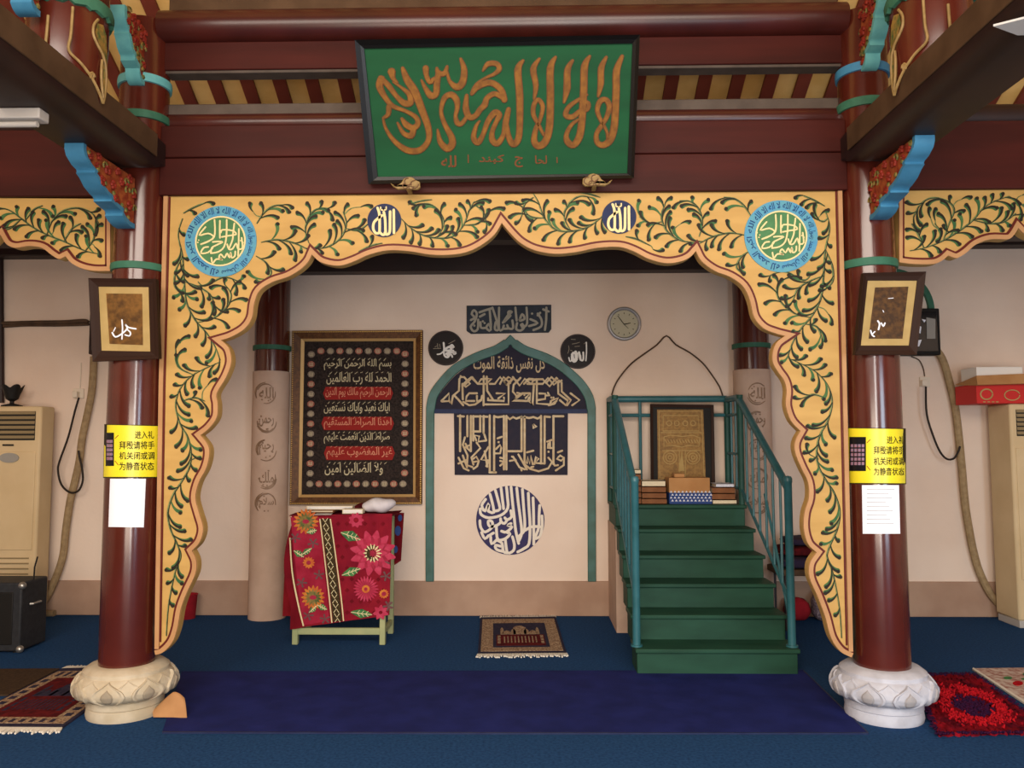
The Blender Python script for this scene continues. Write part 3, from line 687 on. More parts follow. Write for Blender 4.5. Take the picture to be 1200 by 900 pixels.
# big medallions
wr = [[(400,220),(405,350),(380,430),(250,490)],[(460,230),(458,330),(460,420)],[(535,220),(532,400),(505,520),(440,575),(360,590)],[(620,260),(605,380),(600,440),(560,540)],[(670,320),(668,450),(662,620)],
 [(300,300),(230,390),(330,370),(390,410),(330,460),(250,490)],[(480,410),(560,395),(640,380),(600,340),(490,330),(470,360)],[(380,465),(440,460),(490,465),(420,500),(370,530),(360,590)],[(540,490),(560,545),(600,540),(640,480),(660,540),(710,530),(700,420)],
 [(330,520),(280,530),(250,590),(330,580),(380,530)],[(630,570),(625,620),(590,640),(580,580),(565,640),(540,590),(510,640),(470,600),(450,640),(490,660),(420,655),(380,700),(365,640)]]
for (cx, cy), nm in zip(bigc, ('left', 'right')):
    P = SA.at(cx, cy); md = link('medallion', MB().disc_y((P.x, P.z), .215, AY-.006, AY, 56), 'medblue', arch)
    link('green_disc', MB().disc_y((P.x, P.z), .150, AY-.009, AY-.005, 48), 'medgreen', md)
    rg = MB().disc_y((P.x, P.z), .152, AY-.011, AY-.005, 48, .143)
    for s in wr: stroke(rg, SA, T(s, 210+cx-259, 235+cy-283, 9.47), 1.8, .0115, 3, base=.008)
    for dx, dy in ((195, 420), (225, 445), (215, 470), (690, 450), (715, 470)): rg.blob(SA, (210+cx-259+dx/9.47, 235+cy-283+dy/9.47), .9, .0115, 6)
    link('lettering', rg, 'cream', md); rt = MB()
    ph = ['لا اله الا الله', 'محمد رسول الله', 'سبحان الله', 'الحمد لله', 'الله اكبر', 'لا اله الا الله']
    for k, s in enumerate(ph): write_ring(rt, SA, shape(s), cx, cy, 32.5, 40.5, k*60+3, k*60+58, .0085, .012)
    link('ring_lettering', rt, 'navytext', md)
wa = [[(600,270),(603,480),(605,710)],[(530,300),(528,500),(522,690),(470,740),(430,705)],[(410,310),(435,450),(442,640),(440,720),(390,745),(335,700)],[(290,230),(320,320),(330,450),(330,640),(320,705),(255,712),(208,630),(222,510),(300,430),(375,375)],
 [(350,215),(358,265),(400,270),(404,222),(408,265),(452,262),(455,212)]]
for (cx, cy) in smc:
    P = SA.at(cx, cy); md = link('medallion', MB().disc_y((P.x, P.z), .101, AY-.006, AY, 44), 'navy', arch); md['label'] = 'small navy medallion'
    s_ = MB()
    for k, s in enumerate(wa): stroke(s_, SA, T(s, cx-25.5, cy-28.5, 16.36), 3.0 if k < 4 else 1.5, .0085, 4, base=.004)
    link('lettering', s_, 'cream', md)

def side_board(label, outl, segs, vert, stems, seed, flip):
    root = thing('arch_board', tuple(PY(sum(p[0] for p in outl)/len(outl), 270, 0)), label, 'arch')
    link('panel', MB().poly_solid([SA.at(*p) for p in outl], [SA.at(*p)+Vector((0, .06, 0)) for p in outl]), 'yellow', root, flat=True)
    t, m = MB(), MB(); o = flip
    edge_strip(t, SA, segs, 2.8*o, 5.2, .012); edge_strip(m, SA, segs, 6.6*o, 3.0, .006); miter(t, SA, segs, 0, 5.4*o, .0118); miter(m, SA, segs, 5.1*o, 8.1*o, .0058)
    x, y0, y1 = vert; d = -1 if x < 600 else 1
    t.ribbon(SA, [(x+d*1.8, y0), (x+d*1.8, y1)], [4, 4], .0125); m.ribbon(SA, [(x+d*5.3, y0+1), (x+d*5.3, y1-6)], [2.2, 2.2], .006)
    link('tan_trim', t, 'tan', root); link('maroon_line', m, 'maroon', root)
    vines(SA, root, stems, outl, [], seed, margin=9)
sl = dense([[(130, 318), (112, 318), (97, 315), (85, 309), (78, 301)], [(78, 301), (70, 304), (61, 299), (50, 291), (35, 289), (20, 291), (9, 287), (2, 276)], [(2, 276), (-15, 290), (-45, 296), (-80, 290), (-120, 288), (-160, 292)]])
cl = chain(sl)
side_board('short yellow vine painted board left of the left column', [(130, 233)]+cl+[(-160, 231)], sl, (130, 233, 318),
  [[(118, 298), (100, 294), (75, 283), (55, 275), (38, 266), (25, 256), (10, 246), (-10, 242)], [(55, 275), (62, 258), (75, 247), (92, 244), (108, 250), (116, 262)], [(100, 294), (110, 280), (112, 262)], [(25, 256), (15, 266), (5, 270)], [(75, 283), (85, 268), (95, 262)], [(30, 258), (40, 246), (50, 241)], [(-10, 242), (-40, 262), (-80, 270), (-130, 262)]], 5, -1)
sr = dense([[(1053, 308), (1070, 310), (1092, 310), (1103, 306), (1110, 300)], [(1110, 300), (1120, 303), (1131, 297), (1143, 287), (1160, 281), (1180, 281), (1187, 276), (1192, 268)], [(1192, 268), (1205, 278), (1240, 284), (1280, 280), (1330, 282)]])
cr = chain(sr)
side_board('short yellow vine painted board right of the right column', [(1053, 221)]+[(x, y) for x, y in cr]+[(1330, 215)], sr, (1053, 221, 308),
  [[(1066, 294), (1085, 290), (1105, 282), (1125, 270), (1140, 258), (1152, 244), (1165, 236), (1182, 230)], [(1105, 282), (1112, 262), (1118, 246), (1110, 236), (1092, 232), (1078, 240), (1070, 255)], [(1082, 290), (1076, 275), (1068, 262)], [(1140, 258), (1160, 262), (1176, 260), (1190, 250)], [(1125, 270), (1112, 272)], [(1182, 230), (1215, 250), (1260, 262), (1310, 258)], [(1095, 262), (1102, 270)]], 6, 1)

# ------------------------------------------------------------------ green plaque
q0 = PY(433, 215, -.09); q1 = PY(741, 208, -.09); bm_ = (q0+q1)/2
n_ = Vector((0, -math.cos(.43), -math.sin(.43))); SPL = Plane(bm_, n_)
pq = thing('calligraphy_plaque', tuple(bm_), 'large green plaque with carved gold script in a black frame, tilted above the arch', 'plaque')
pw = [(417, 47), (749, 41), (742, 208), (433, 215)]; pin = [(427, 57), (741, 51), (735, 203), (443, 207)]
def frame(mb, S, o, i, h0, h1):
    for k in range(4):
        k2 = (k+1) % 4; mb.poly_solid([S.at(*o[k], h1), S.at(*o[k2], h1), S.at(*i[k2], h1*.6), S.at(*i[k], h1*.6)], [S.at(*o[k], h0), S.at(*o[k2], h0), S.at(*i[k2], h0), S.at(*i[k], h0)])
mbp = MB(); mbp.quadpx(SPL, pw, .0, -.02); link('board', mbp, 'plaque', pq, flat=True)
mbf = MB(); frame(mbf, SPL, pw, [(423, 53), (745, 46), (739, 205), (438, 211)], -.022, .035); frame(mbf, SPL, [(422, 52), (745, 46), (739, 206), (438, 211)], pin, -.005, .02); link('frame', mbf, 'black', pq)
def D(*v): return list(v)
PS = [([(729,66),(722.5,83),(722,105),(721,130),(719.5,150),(715,164),(707,170),(700,167),(699,157),(705,147),(711,137),(714,125),(710,117),(703,119),(700,130),(705,143),(711,154),(712,163)], [3,7,7,7,7,7,6,5,4,4,4,5,5,5,4,3,2,2]),
 ([(710.5,67),(704.5,80),(704,98),(701,113)], [2,6,6,1.5]),
 ([(691,66),(685,78),(684,105),(682,140),(679,160),(672,170),(665,166),(664,157),(670,146),(678,140)], [2,7,7,7,7,6,6,4,3,1.5]),
 ([(688,111),(676,118),(666,126),(663,135),(671,137),(680,130),(688,128),(689,121),(681,119)], [1,3,4,5,5,4,4,4,4]),
 ([(671,71),(665,82),(664.5,103),(661,120)], [2,6,7,1.5]),
 ([(651,67),(645,80),(645,112),(644,148),(639,166),(631,171),(626,165),(628,151),(633,140),(636,125),(631,117),(626,122),(625,134),(631,146),(637,158)], [2,7,7,7,7,7,6,4,3,4,4,4,4,3,2]),
 ([(632,69),(625,81),(628,100),(626,116)], [2,6,5,1.5]),
 ([(613,71),(607,82),(609,112),(609,148),(607,164),(601,169),(596,160),(594,146)], [2,7,7,6,6,6,5,3]),
 ([(596,128),(593,142),(590,158),(583,168),(577,164),(577,154),(582,142),(585,135),(580,132),(572,142),(566,158),(560,167),(555,161),(558,148),(562,142)], [4,6,4,6,6,4,4,6,6,5,4,6,5,3,1]),
 ([(566,83),(572,75),(582,75),(585,81),(579,87),(570,91),(558,99),(552,110)], [1,5,5,5,3,2,2,1]),
 ([(553,110),(560,101),(575,97),(587,105),(591,117)], [3,7,6,6,6]),
 ([(590,115),(580,110),(571,115),(568,123),(563,128),(557,136),(550,137),(546,127),(547,112)], [5,5,5,6,5,5,6,6,3]),
 ([(547,137),(541,145),(536,144),(534,136),(536,126),(535,117),(529,111),(521,115),(517,130),(521,145),(529,160),(530,169),(524,174),(516,166),(513,152)], [3,4,5,3,4,6,6,5,3,4,6,7,7,5,1]),
 ([(540,69),(544,82),(542,97),(535,102),(527,95),(524,84)], [2,6,7,7,3,1.5]),
 ([(524,78),(521,86),(514,86),(512,80)], [2,5,5,2]),
 ([(514,85),(512,98),(511,110),(505,112),(499,104),(494,94)], [5,6,6,7,4,1]),
 ([(499,80),(500,89),(504,96),(509,92)], [6,4,5,3]),
 ([(472,80),(477,93),(486,107),(495,130),(502,150),(502,165),(492,176),(477,176),(462,165),(452,150),(449,138)], [3,7,8,7,6,5,6,6,4,2,1]),
 ([(456,125),(455,134),(450,138)], [5,4,2]),
 ([(447,93),(445,101),(450,112),(460,124),(475,130),(487,137),(490,145),(484,150),(476,146),(471,139)], [8,7,5,4,3,4,5,6,6,2]),
 ([(485,150),(482,159),(473,156),(466,144)], [5,6,4,1]),
 ([(446,91),(455,100),(465,113),(474,121),(481,120),(480,111),(471,103),(461,96)], [4,5,4,6,7,5,2,1]),
 ([(459,84),(461,92),(466,97)], [8,4,1])]
gm, ge = MB(), MB()
for p, wd in PS: stroke(ge, SPL, p, [a*1.0+1.8 for a in wd], .004, 4); stroke(gm, SPL, p, wd, .010, 4)
link('gold_lettering', gm, 'gold', pq); link('lettering_outline', ge, 'goldedge', pq)
sm = MB()
for s, x0, x1, y0, y1 in (('لله', 517, 535, 182, 196), ('ا', 548, 549.5, 181, 191), ('كبند', 561, 591, 181, 192), ('ج', 603, 613, 183, 196), ('لحا', 627, 641, 182, 192), ('ا', 652, 653.5, 184, 191)):
    write(sm, SPL, shape(s), x0, y0, x1, y1, .003, .02)
link('small_lettering', sm, 'goldedge', pq)
for (cx, cy, d, lab) in ((478, 215, 1, 'small gilded cloud hook under the left end of the green plaque'), (697, 211, -1, 'small gilded cloud hook under the right end of the green plaque')):
    S = YP(-.165); hk = thing('cloud_hook', tuple(S.at(cx, cy+5)), lab, 'hook')
    mb = MB(); P = [(cx-d*21, cy-1), (cx-d*14, cy+3), (cx-d*8, cy-1), (cx-d*5, cy-6), (cx+d*1, cy-8), (cx+d*6, cy-7), (cx+d*9, cy-4), (cx+d*14, cy-2), (cx+d*14.5, cy+4), (cx+d*11, cy+7), (cx-d*4, cy+6), (cx-d*12, cy+6.5), (cx-d*18, cy+3)]
    mb.poly_solid([S.at(*p) for p in P], [S.at(*p)+Vector((0, .022, 0)) for p in P]); link('cloud_plate', mb, 'goldline', hk, bevel=.004)
    q = S.at(cx, cy+4); link('hook_stem', MB().box((q.x-.012, -.145, q.z-.012), (q.x+.012, -.058, q.z+.006)), 'goldline', hk)
    ln = MB()
    for (ox, oy, r) in ((0, -2, 4), (8, 1, 4.5), (-3, 3, 3), (4, 4, 3)):
        stroke(ln, S, [(cx+d*ox+r*math.cos(t*.7), cy+oy+r*math.sin(t*.7)) for t in range(8)], .9, .004, 2)
    link('cloud_lines', ln, 'frameg', hk)

# ------------------------------------------------------------------ back wall: niche arch, signs, plates
def sgn(name, y, pts): return None
SW = YP(BY)
mh = thing('prayer_niche', tuple(SW.at(598, 680)), 'prayer niche outlined by a pointed green arch moulding with dark blue script panels', 'niche')
ml = [[(504, 681), (504, 560), (504.5, 482), (508, 464), (518, 449), (532, 434), (547, 424.5), (563, 417), (580, 411), (588, 406.5), (594, 402.5)],
      [(693.5, 681), (693, 560), (693, 482), (690, 466), (681, 451), (669, 439), (655, 428), (638, 419), (617, 411.5), (608, 406.5), (602.5, 402.5)]]
mm = MB()
for P in ml:
    Q = [P[0], P[1]]+smooth(P[2:], 4); mm.ribbon(SW, Q, [9.5 if y > 480 else 10.5 for x, y in Q], .035, .0008)
mm.quadpx(SW, [(586, 402.8), (592.5, 398.4), (598, 392.5), (604, 398.4), (610.5, 402.8), (607, 409.5), (598, 404.5), (589.5, 409.5)], .0352, .0009)
link('arch_moulding', mm, 'mihgreen', mh, bevel=.006)
tp = [(509, 481)]+smooth([(509, 481), (513, 466), (522, 453), (535, 439), (550, 429), (566, 421), (582, 415), (592, 409), (598, 403)], 3)+smooth([(598, 403), (605, 409), (616, 415), (635, 423), (652, 432), (665, 442), (677, 454), (685, 467), (688.5, 481)], 3)
ty = link('tympanum', MB().quadpx(SW, tp, .012, .001), 'navy2', mh, flat=True)
t2 = MB(); KU = 2.4
def ks(lst, ox, oy, sc, wd=KU, S=SW, mb=None, h=.016, base=.011):
    for s in lst: stroke(mb, S, T(s, ox, oy, sc), wd, h, 1, base=base)
ks([[(175,800),(265,710),(265,800),(180,805)],[(265,800),(290,840),(310,740),(380,680),(385,545),(400,520),(440,520),(510,600),(460,635),(420,600)],[(320,730),(370,780),(430,850)],[(425,780),(420,610),(480,560),(520,520),(600,600),(700,600),(760,540),(700,540)],[(440,620),(540,520),(600,600),(640,545),(700,540)],
    [(560,800),(460,800),(470,745),(500,710),(590,710)],[(430,810),(500,850),(570,840),(640,790),(650,740)],[(590,740),(590,800),(640,790)],[(670,510),(668,850)],[(705,515),(710,680),(775,780)],[(720,790),(910,800),(905,760)],[(820,710),(920,712),(840,770)],[(690,840),(960,840),(960,605),(1010,540),(1050,560)],
    [(740,600),(800,600),(860,520),(940,610),(1000,540),(960,520),(900,570),(940,610)],[(860,600),(900,520),(980,590)],[(1100,530),(1020,610),(1010,690),(1060,750),(1000,795),(1180,800),(1200,760)],[(1050,745),(1120,710),(1210,710)],[(1010,520),(1090,620),(1150,540),(1220,600),(1250,560),(1290,545)]], 500, 390, 10, mb=t2)
ks([[(260,705),(330,712),(250,768)],[(270,795),(410,800),(415,710),(360,765)],[(400,800),(440,850),(455,620)],[(490,560),(490,830),(640,840),(655,800)],[(500,790),(590,775),(590,715),(520,712)],[(620,705),(640,735),(600,735)],[(670,790),(740,765),(700,830),(630,850)],[(660,800),(660,840),(720,800)],
    [(740,600),(742,715),(855,795),(830,850),(760,790)],[(780,585),(782,690),(890,790),(845,850)],[(885,710),(990,790),(905,850)],[(380,600),(560,600),(620,530),(690,610),(750,560)],[(380,550),(560,545),(640,630),(720,530)],[(600,590),(660,520),(740,590),(780,560)],[(340,600),(400,540),(450,545)]], 580, 390, 10, mb=t2)
for x, y in ((614.5, 463), (646, 466), (648.5, 466), (572, 467), (653, 444), (540, 441)): t2.blob(SW, (x, y), 1.3, .016, 6, .011)
write(t2, SW, shape('كل نفس ذائقة الموت'), 555, 417, 639, 437, .014, .016)
link('lettering', t2, 'kufi', ty)
pn = link('script_panel', MB().quadpx(SW, [(532, 480), (665.5, 480), (665, 556.5), (533, 556.5)], .014, .001), 'navy2', mh, flat=True)
link('blue_strip', MB().quadpx(SW, [(509, 479.5), (688, 479.5), (688, 484.5), (509, 484.5)], .018, .001), 'navy', mh, flat=True)
t3 = MB(); V = []
for x, a, b in ((115,95,430),(183,100,290),(215,100,430),(238,100,330),(303,100,240),(335,100,260),(392,95,625),(433,100,625),(525,100,600),(548,100,600),(690,105,430),(718,105,560),(872,100,545),(905,105,545),(988,100,550)): V.append([(x, a), (x, b)])
V += [[(95,102),(150,105)],[(235,105),(310,105)],[(330,105),(370,108)],[(435,105),(470,112),(515,105)],[(550,105),(580,130),(610,110),(640,125),(690,108)],[(715,110),(760,120),(800,110),(840,125),(870,108)],[(905,105),(955,110)],[(985,103),(1080,103)],[(235,245),(305,245)],[(690,430),(560,430)],[(390,628),(450,628)],[(215,430),(165,390),(215,370)]]
ks(V, 525, 475, 8, 2.5, mb=t3, base=.013, h=.018)
W2 = [[(1030,440),(1070,425)],[(1040,480),(1020,500),(1060,520),(1085,490),(1050,470)],[(1085,490),(1085,560),(1010,610)],[(985,530),(1000,565),(1030,560)],[(940,490),(975,530),(940,590),(850,618),(770,595),(720,555)],[(905,545),(820,540),(850,500),(825,480),(810,550)],[(740,540),(745,480),(765,550),(775,470),(795,555),(810,550)],[(740,440),(800,425)],[(660,460),(740,600)],[(610,480),(670,580),(720,600)],[(580,520),(640,510),(600,480)],[(490,490),(530,500),(530,530),(490,520)],[(530,530),(490,565)],
      [(450,410),(490,370),(500,400),(490,450),(440,450)],[(465,310),(505,295)],[(380,390),(310,510),(385,515)],[(345,430),(370,575)],[(385,515),(360,570)],[(240,500),(265,480),(290,520),(245,530)],[(290,520),(275,570),(240,595)],[(160,300),(140,370),(185,470),(180,560),(230,578)],[(270,350),(305,400),(220,490),(240,555)],[(360,330),(285,340),(295,290),(250,280),(265,330)],[(340,270),(360,330)],[(100,490),(150,590),(195,610)],[(140,470),(180,580)],[(100,545),(180,510)],[(165,360),(185,395)],[(930,340),(970,325)],[(940,360),(935,400),(970,400)],[(955,340),(955,400)],[(685,590),(690,610)],[(800,180),(830,200),(800,215),(800,180)],[(780,580),(800,575)]]
ks(W2, 525, 475, 8, 2.3, mb=t3, base=.013, h=.018)
t3.blob(SW, (525+942/8, 475+435/8), 1.4, .018, 6, .013); t3.blob(SW, (525+475/8, 475+345/8), 1.4, .018, 6, .013)
link('lettering', t3, 'kufi', pn)

sc_ = SW.at(598, 609.5); rs = (SW.at(638, 609.5).x-SW.at(558, 609.5).x)/2
se = thing('script_roundel', (sc_.x, BY, sc_.z), 'round dark violet script roundel on the wall under the blue panel', 'roundel')
link('disc', MB().disc_y((sc_.x, sc_.z), rs, BY-.008, BY, 56), 'seal', se)
S1 = [[(440,95),(455,250),(472,400),(490,560),(520,690)],[(500,105),(515,250),(535,400),(553,570),(525,660)],[(560,120),(572,300),(585,480),(570,570),(505,625)],[(622,160),(628,300),(640,500),(630,690),(575,745),(510,780)],[(672,210),(678,400),(680,700)],[(742,290),(735,400),(732,520),(700,610),(690,625)],[(765,400),(768,500),(745,610),(700,640)],[(760,515),(660,515),(575,560)],
      [(392,95),(402,200),(405,320),(330,395),(205,420),(125,385),(115,325)],[(335,105),(350,230),(362,325)],[(275,130),(305,240),(322,330),(265,350)],[(218,170),(245,270),(258,365),(200,350)],[(172,225),(132,290),(165,350),(205,270),(200,340)],
      [(437,345),(445,410),(400,440),(375,420)],[(400,440),(370,480),(335,460),(330,430)],[(335,465),(290,500),(215,510),(200,455),(240,460),(240,520),(165,570),(120,520),(112,450)],[(440,480),(405,500),(450,515),(390,570),(340,560)],[(400,575),(430,590),(380,640),(315,655),(292,620),(285,510)],[(300,640),(235,695),(220,600),(165,640),(130,575)],[(255,580),(220,600)],
      [(455,620),(475,700),(465,765),(405,790),(385,700),(380,640)],[(405,790),(360,775),(345,690),(300,660)],[(360,775),(290,755),(275,710),(330,720)]]
st_ = MB()
for s in S1: stroke(st_, SW, T(s, 550, 560, 9), 3.2, .0105, 3, base=.007)
link('lettering', st_, 'sealtext', se)

ts = thing('script_sign', tuple(SW.at(597, 391)), 'dark slate script sign with rounded lower corners above the arch tip', 'sign')
link('board', MB().quadpx(SW, [(547, 358.5), (646, 357.5), (646, 386), (643, 390), (552, 391.5), (547, 388)], .02), 'slate', ts, bevel=.003)
S2 = [[(1002,110),(1000,250),(985,370)],[(965,130),(1030,155)],[(900,180),(945,250),(940,330),(850,372)],[(900,200),(930,170)],[(815,245),(900,290),(800,325)],[(770,110),(778,290),(740,335)],[(720,300),(742,340),(700,378),(650,360),(660,290)],[(705,310),(720,340)],[(690,250),(720,185),(748,240),(690,262),(700,230)],[(640,110),(655,260)],
      [(605,260),(612,350),(565,352),(545,315)],[(565,352),(500,355),(505,320)],[(500,355),(450,362),(450,110)],[(495,285),(560,190),(600,160),(560,155),(560,190),(585,200),(510,275)],[(372,110),(430,290),(440,370),(400,360),(410,280)],[(340,140),(352,370),(300,345),(330,300),(345,330)],[(300,345),(240,345),(232,280)],[(220,165),(290,140),(372,115)],[(225,215),(280,185)],
      [(205,250),(200,360),(150,385),(118,330),(165,270),(190,180),(155,140),(130,185),(165,225),(120,255)]]
sm2 = MB()
for s in S2: stroke(sm2, SW, T(s, 540, 350, 10), 2.6, .024, 3, base=.018)
for p in ((623.5, 368), (566, 377), (568, 379), (556, 382)): sm2.blob(SW, p, 1.4, .024, 6, .018)
link('lettering', sm2, 'slatetext', ts)

def plate(cx, cy, R, label, draw):
    p = SW.at(cx, cy); r = SW.at(cx+R, cy).x-p.x; root = thing('script_plate', (p.x, BY, p.z-r), label, 'plate')
    link('dish', MB().disc_y((p.x, p.z), r, BY-.012, BY, 44), 'dish', root)
    link('rim', MB().disc_y((p.x, p.z), r, BY-.02, BY-.004, 44, r*.9), 'darkwood', root, bevel=.004)
    a, b = MB(), MB(); draw(a, b); link('white_lettering', a, 'paper', root); link('faint_lettering', b, 'stonein', root)
def d1(a, b):
    for s, w_ in (([(410,360),(420,470),(415,560),(440,620),(490,635),(520,600)], 2.2), ([(290,580),(350,570),(410,520)], 1.6), ([(600,440),(570,400),(545,430),(590,450)], 2.4), ([(530,430),(470,460),(440,500),(500,510),(560,490),(540,450)], 2.6), ([(460,570),(540,540),(640,545),(610,570),(590,510)], 2.8), ([(480,600),(500,570),(560,590),(575,630)], 2)):
        stroke(a, SW, T(s, 495, 380, 16.36), w_, .016, 3, base=.011)
    for s in ([(210,470),(360,465)],[(240,440),(280,420)],[(330,380),(345,450)],[(500,380),(560,350),(630,310)],[(290,370),(300,460)]): stroke(b, SW, T(s, 495, 380, 16.36), .6, .015, 2, base=.011)
def d2(a, b):
    for s, w_ in (([(605,270),(608,450),(595,620)], 1.5), ([(545,460),(550,560),(535,615),(500,600),(490,520)], 2.0), ([(465,460),(480,540),(495,600)], 2.6), ([(400,450),(410,560),(400,620),(350,620),(335,500)], 3.2), ([(380,470),(340,490),(360,600),(420,590)], 3), ([(270,560),(290,630),(320,610),(320,540)], 1.5), ([(430,480),(430,560)], 2)):
        stroke(a, SW, T(s, 650, 385, 16.36), w_, .016, 3, base=.011)
    for s in ([(330,300),(400,290),(480,265)],[(380,350),(480,340)],[(265,330),(275,400),(250,480)],[(300,420),(340,430)],[(310,210),(400,215)],[(560,300),(600,260)]): stroke(b, SW, T(s, 650, 385, 16.36), .6, .015, 2, base=.011)
plate(522.5, 408, 20.5, 'round black plate with white script, left of the arch tip', d1)
plate(677, 412, 20.5, 'round black plate with white script, right of the arch tip below the clock', d2)

cp = SW.at(731, 380); rc = SW.at(751, 380).x-cp.x
ck = thing('wall_clock', (cp.x, BY, cp.z-rc), 'round silver rimmed wall clock on the upper right of the white wall', 'clock')
link('rim', MB().disc_y((cp.x, cp.z), rc, BY-.045, BY, 48, rc*.80), 'silver', ck, bevel=.012)
link('face', MB().disc_y((cp.x, cp.z), rc*.84, BY-.022, BY, 48), 'dial', ck)
tk = MB()
for k in range(12):
    a = k*math.pi/6; R = 13.3; stroke(tk, SW, [(731+R*math.sin(a), 380-R*math.cos(a)), (731+(R-1.8)*math.sin(a), 380-(R-1.8)*math.cos(a))], .7, .024, 1, base=.021, cap=False)
link('hour_marks', tk, 'ink', ck)
for nm, tipx, tipy, wd in (('minute_hand', 723.5, 370.5, .8), ('hour_hand', 738.5, 379, 1.1), ('second_hand', 736, 385.5, .5)):
    link(nm, MB().ribbon(SW, [(731, 380.5), (tipx, tipy)], [wd*1.2, wd*.8], .027, .024), 'ink', ck)

# big framed tapestry
tpo = [(344, 388.5), (496, 387.5), (495, 590.5), (341, 591)]; tpi = [(354, 397.5), (488, 397), (487.5, 582), (351, 582.5)]; tpf = [(357.5, 400.5), (485, 400), (484.5, 579), (354, 579.5)]
tf = thing('framed_tapestry', tuple(SW.at(418, 590)), 'large gilt framed dark tapestry with eight lines of script on the wall', 'tapestry')
a = MB(); frame(a, SW, tpo, tpi, 0, .05); link('frame', a, 'frameg', tf)
a = MB(); frame(a, SW, tpi, tpf, 0, .036); link('liner', a, 'liner', tf)
fb = link('fabric', MB().quadpx(SW, tpf, .012), 'tapestry', tf, flat=True)
bd = MB()
for k in range(80):
    t = k/80
    for (p, q) in ((tpo[0], tpo[1]), (tpo[1], tpo[2]), (tpo[2], tpo[3]), (tpo[3], tpo[0])):
        x = p[0]+(q[0]-p[0])*t; y = p[1]+(q[1]-p[1])*t; x += (418-x)*.018; y += (489-y)*.014; bd.blob(SW, (x, y), .8, .053, 5, .046)
link('bead_pattern', bd, 'beads', tf)
mr_, mg_, mw_ = MB(), MB(), MB()
mot = [(376.5+k*11.1, 411.6) for k in range(9)]+[(365.3-.12*k, 415.5+k*11.6) for k in range(13)]+[(475-.05*k, 415+k*11.6) for k in range(13)]+[(363.5+k*10.9, 567) for k in range(11)]
for k, (x, y) in enumerate(mot):
    t = mr_ if k % 2 == 0 else mg_; t.blob(SW, (x, y), 4.3, .0145, 10, .01, 3.9)
    for d in (-2, -.7, .7, 2): stroke(mw_, SW, [(x+d, y-2), (x+d, y+1.5)], .55, .016, 1, base=.012, cap=False)
    stroke(mw_, SW, [(x-2.2, y+1.7), (x+2.2, y+1.7)], .6, .016, 1, base=.012, cap=False)
link('red_motif_border', mr_, 'motifr', fb); link('grey_motif_border', mg_, 'motifg', fb); link('motif_lettering', mw_, 'threads', fb)
LN = [('بسم الله الرحمن الرحيم', 380, 421, 459, 434, 0), ('الحمد لله رب العالمين', 383, 437, 459, 451, 0), ('الرحمن الرحيم مالك يوم الدين', 382, 454.5, 458, 467.5, 1), ('اياك نعبد واياك نستعين', 380, 472, 457, 485, 0), ('اهدنا الصراط المستقيم', 380, 489.5, 459, 503, 1), ('صراط الذين انعمت عليهم', 380, 507, 457, 520, 0), ('غير المغضوب عليهم', 383, 524, 460, 538, 1), ('ولا الضالين امين', 381, 542.5, 449, 557, 0)]
ra, la, lb = MB(), MB(), MB()
for s, x0, y0, x1, y1, rd in LN:
    write(lb if rd else la, SW, shape(s), x0, y0, x1, y1, .0165, .014)
    rnd = random.Random(x0+y0)
    for q in range(12): stroke(lb if rd else la, SW, [(x0+4+q*6+rnd.uniform(-1, 1), y0+rnd.uniform(0, 2)), (x0+6.5+q*6, y0-1)], .6, .016, 1, base=.012, cap=False)
    if rd:
        y0 -= 1; y1 += 1; ra.quadpx(SW, [(x0-3, (y0+y1)/2), (x0, y0), (x1, y0), (x1+3, (y0+y1)/2), (x1, y1), (x0, y1)], .014, .01)
link('red_stripe', ra, 'tapred', fb); link('white_lettering', la, 'threads', fb); link('pink_lettering', lb, 'threadr', fb)

# side bay niches behind the columns
for s, lab1, lab2 in ((-1, 'green arch moulding on the wall half hidden by the left column', 'dark cabinet on the wall behind the framed picture on the left column'), (1, 'green arch moulding on the wall beside the right column', 'black glass fronted cabinet on the wall right of the right column')):
    x = 3.47*s; zc_ = SW.at(1056 if s > 0 else 154, 364).z; R = .385
    mb = MB(); n = 28
    for k in range(n+1):
        a = math.pi*k/n; c, d = math.cos(a), math.sin(a)
        for r, y in ((R, BY), (R, BY-.035), (R-.05, BY-.035), (R-.05, BY)): mb.v.append(Vector((x+r*c, y, zc_+r*d)))
    for k in range(n):
        for q in range(4): mb.f.append((4*k+q, 4*k+(q+1) % 4, 4*k+4+(q+1) % 4, 4*k+4+q))
    mb.f += [(0, 1, 2, 3), tuple(4*n+q for q in range(4))]
    tag(link('arch_moulding', mb, 'green', smoothang=50), lab1, 'moulding')
    cb = thing('wall_cabinet', (x, BY, zc_-.42), lab2, 'cabinet')
    link('case', MB().box((x-R, BY-.12, zc_-.42), (x+R, BY, zc_)), 'darkwood' if s < 0 else 'blackm', cb, bevel=.01)
    d = link('door', MB().box((x-R+.03, BY-.13, zc_-.39), (x+R-.03, BY-.115, zc_-.03)), 'glass', cb, bevel=.004); 
    if s > 0:
        S = YP(BY-.131); g = MB()
        for P in ([(1075, 381), (1079.5, 383), (1078.5, 391), (1074, 388)], [(1075, 399), (1080, 398), (1077, 406), (1073, 406)], [(1080, 374), (1085, 375), (1083, 378)], [(1073, 375), (1076, 374), (1074.5, 378)]): g.quadpx(S, P, .004)
        o = link('white_glint_pattern', g, 'paperb', cb); o['label'] = 'white pieces'  # glints on the cabinet glass, put in as white patches
        link('grey_pane', MB().quadpx(S, [(1085.5, 372), (1096, 374), (1096, 397), (1086, 397)], .004), 'acgrey', cb)

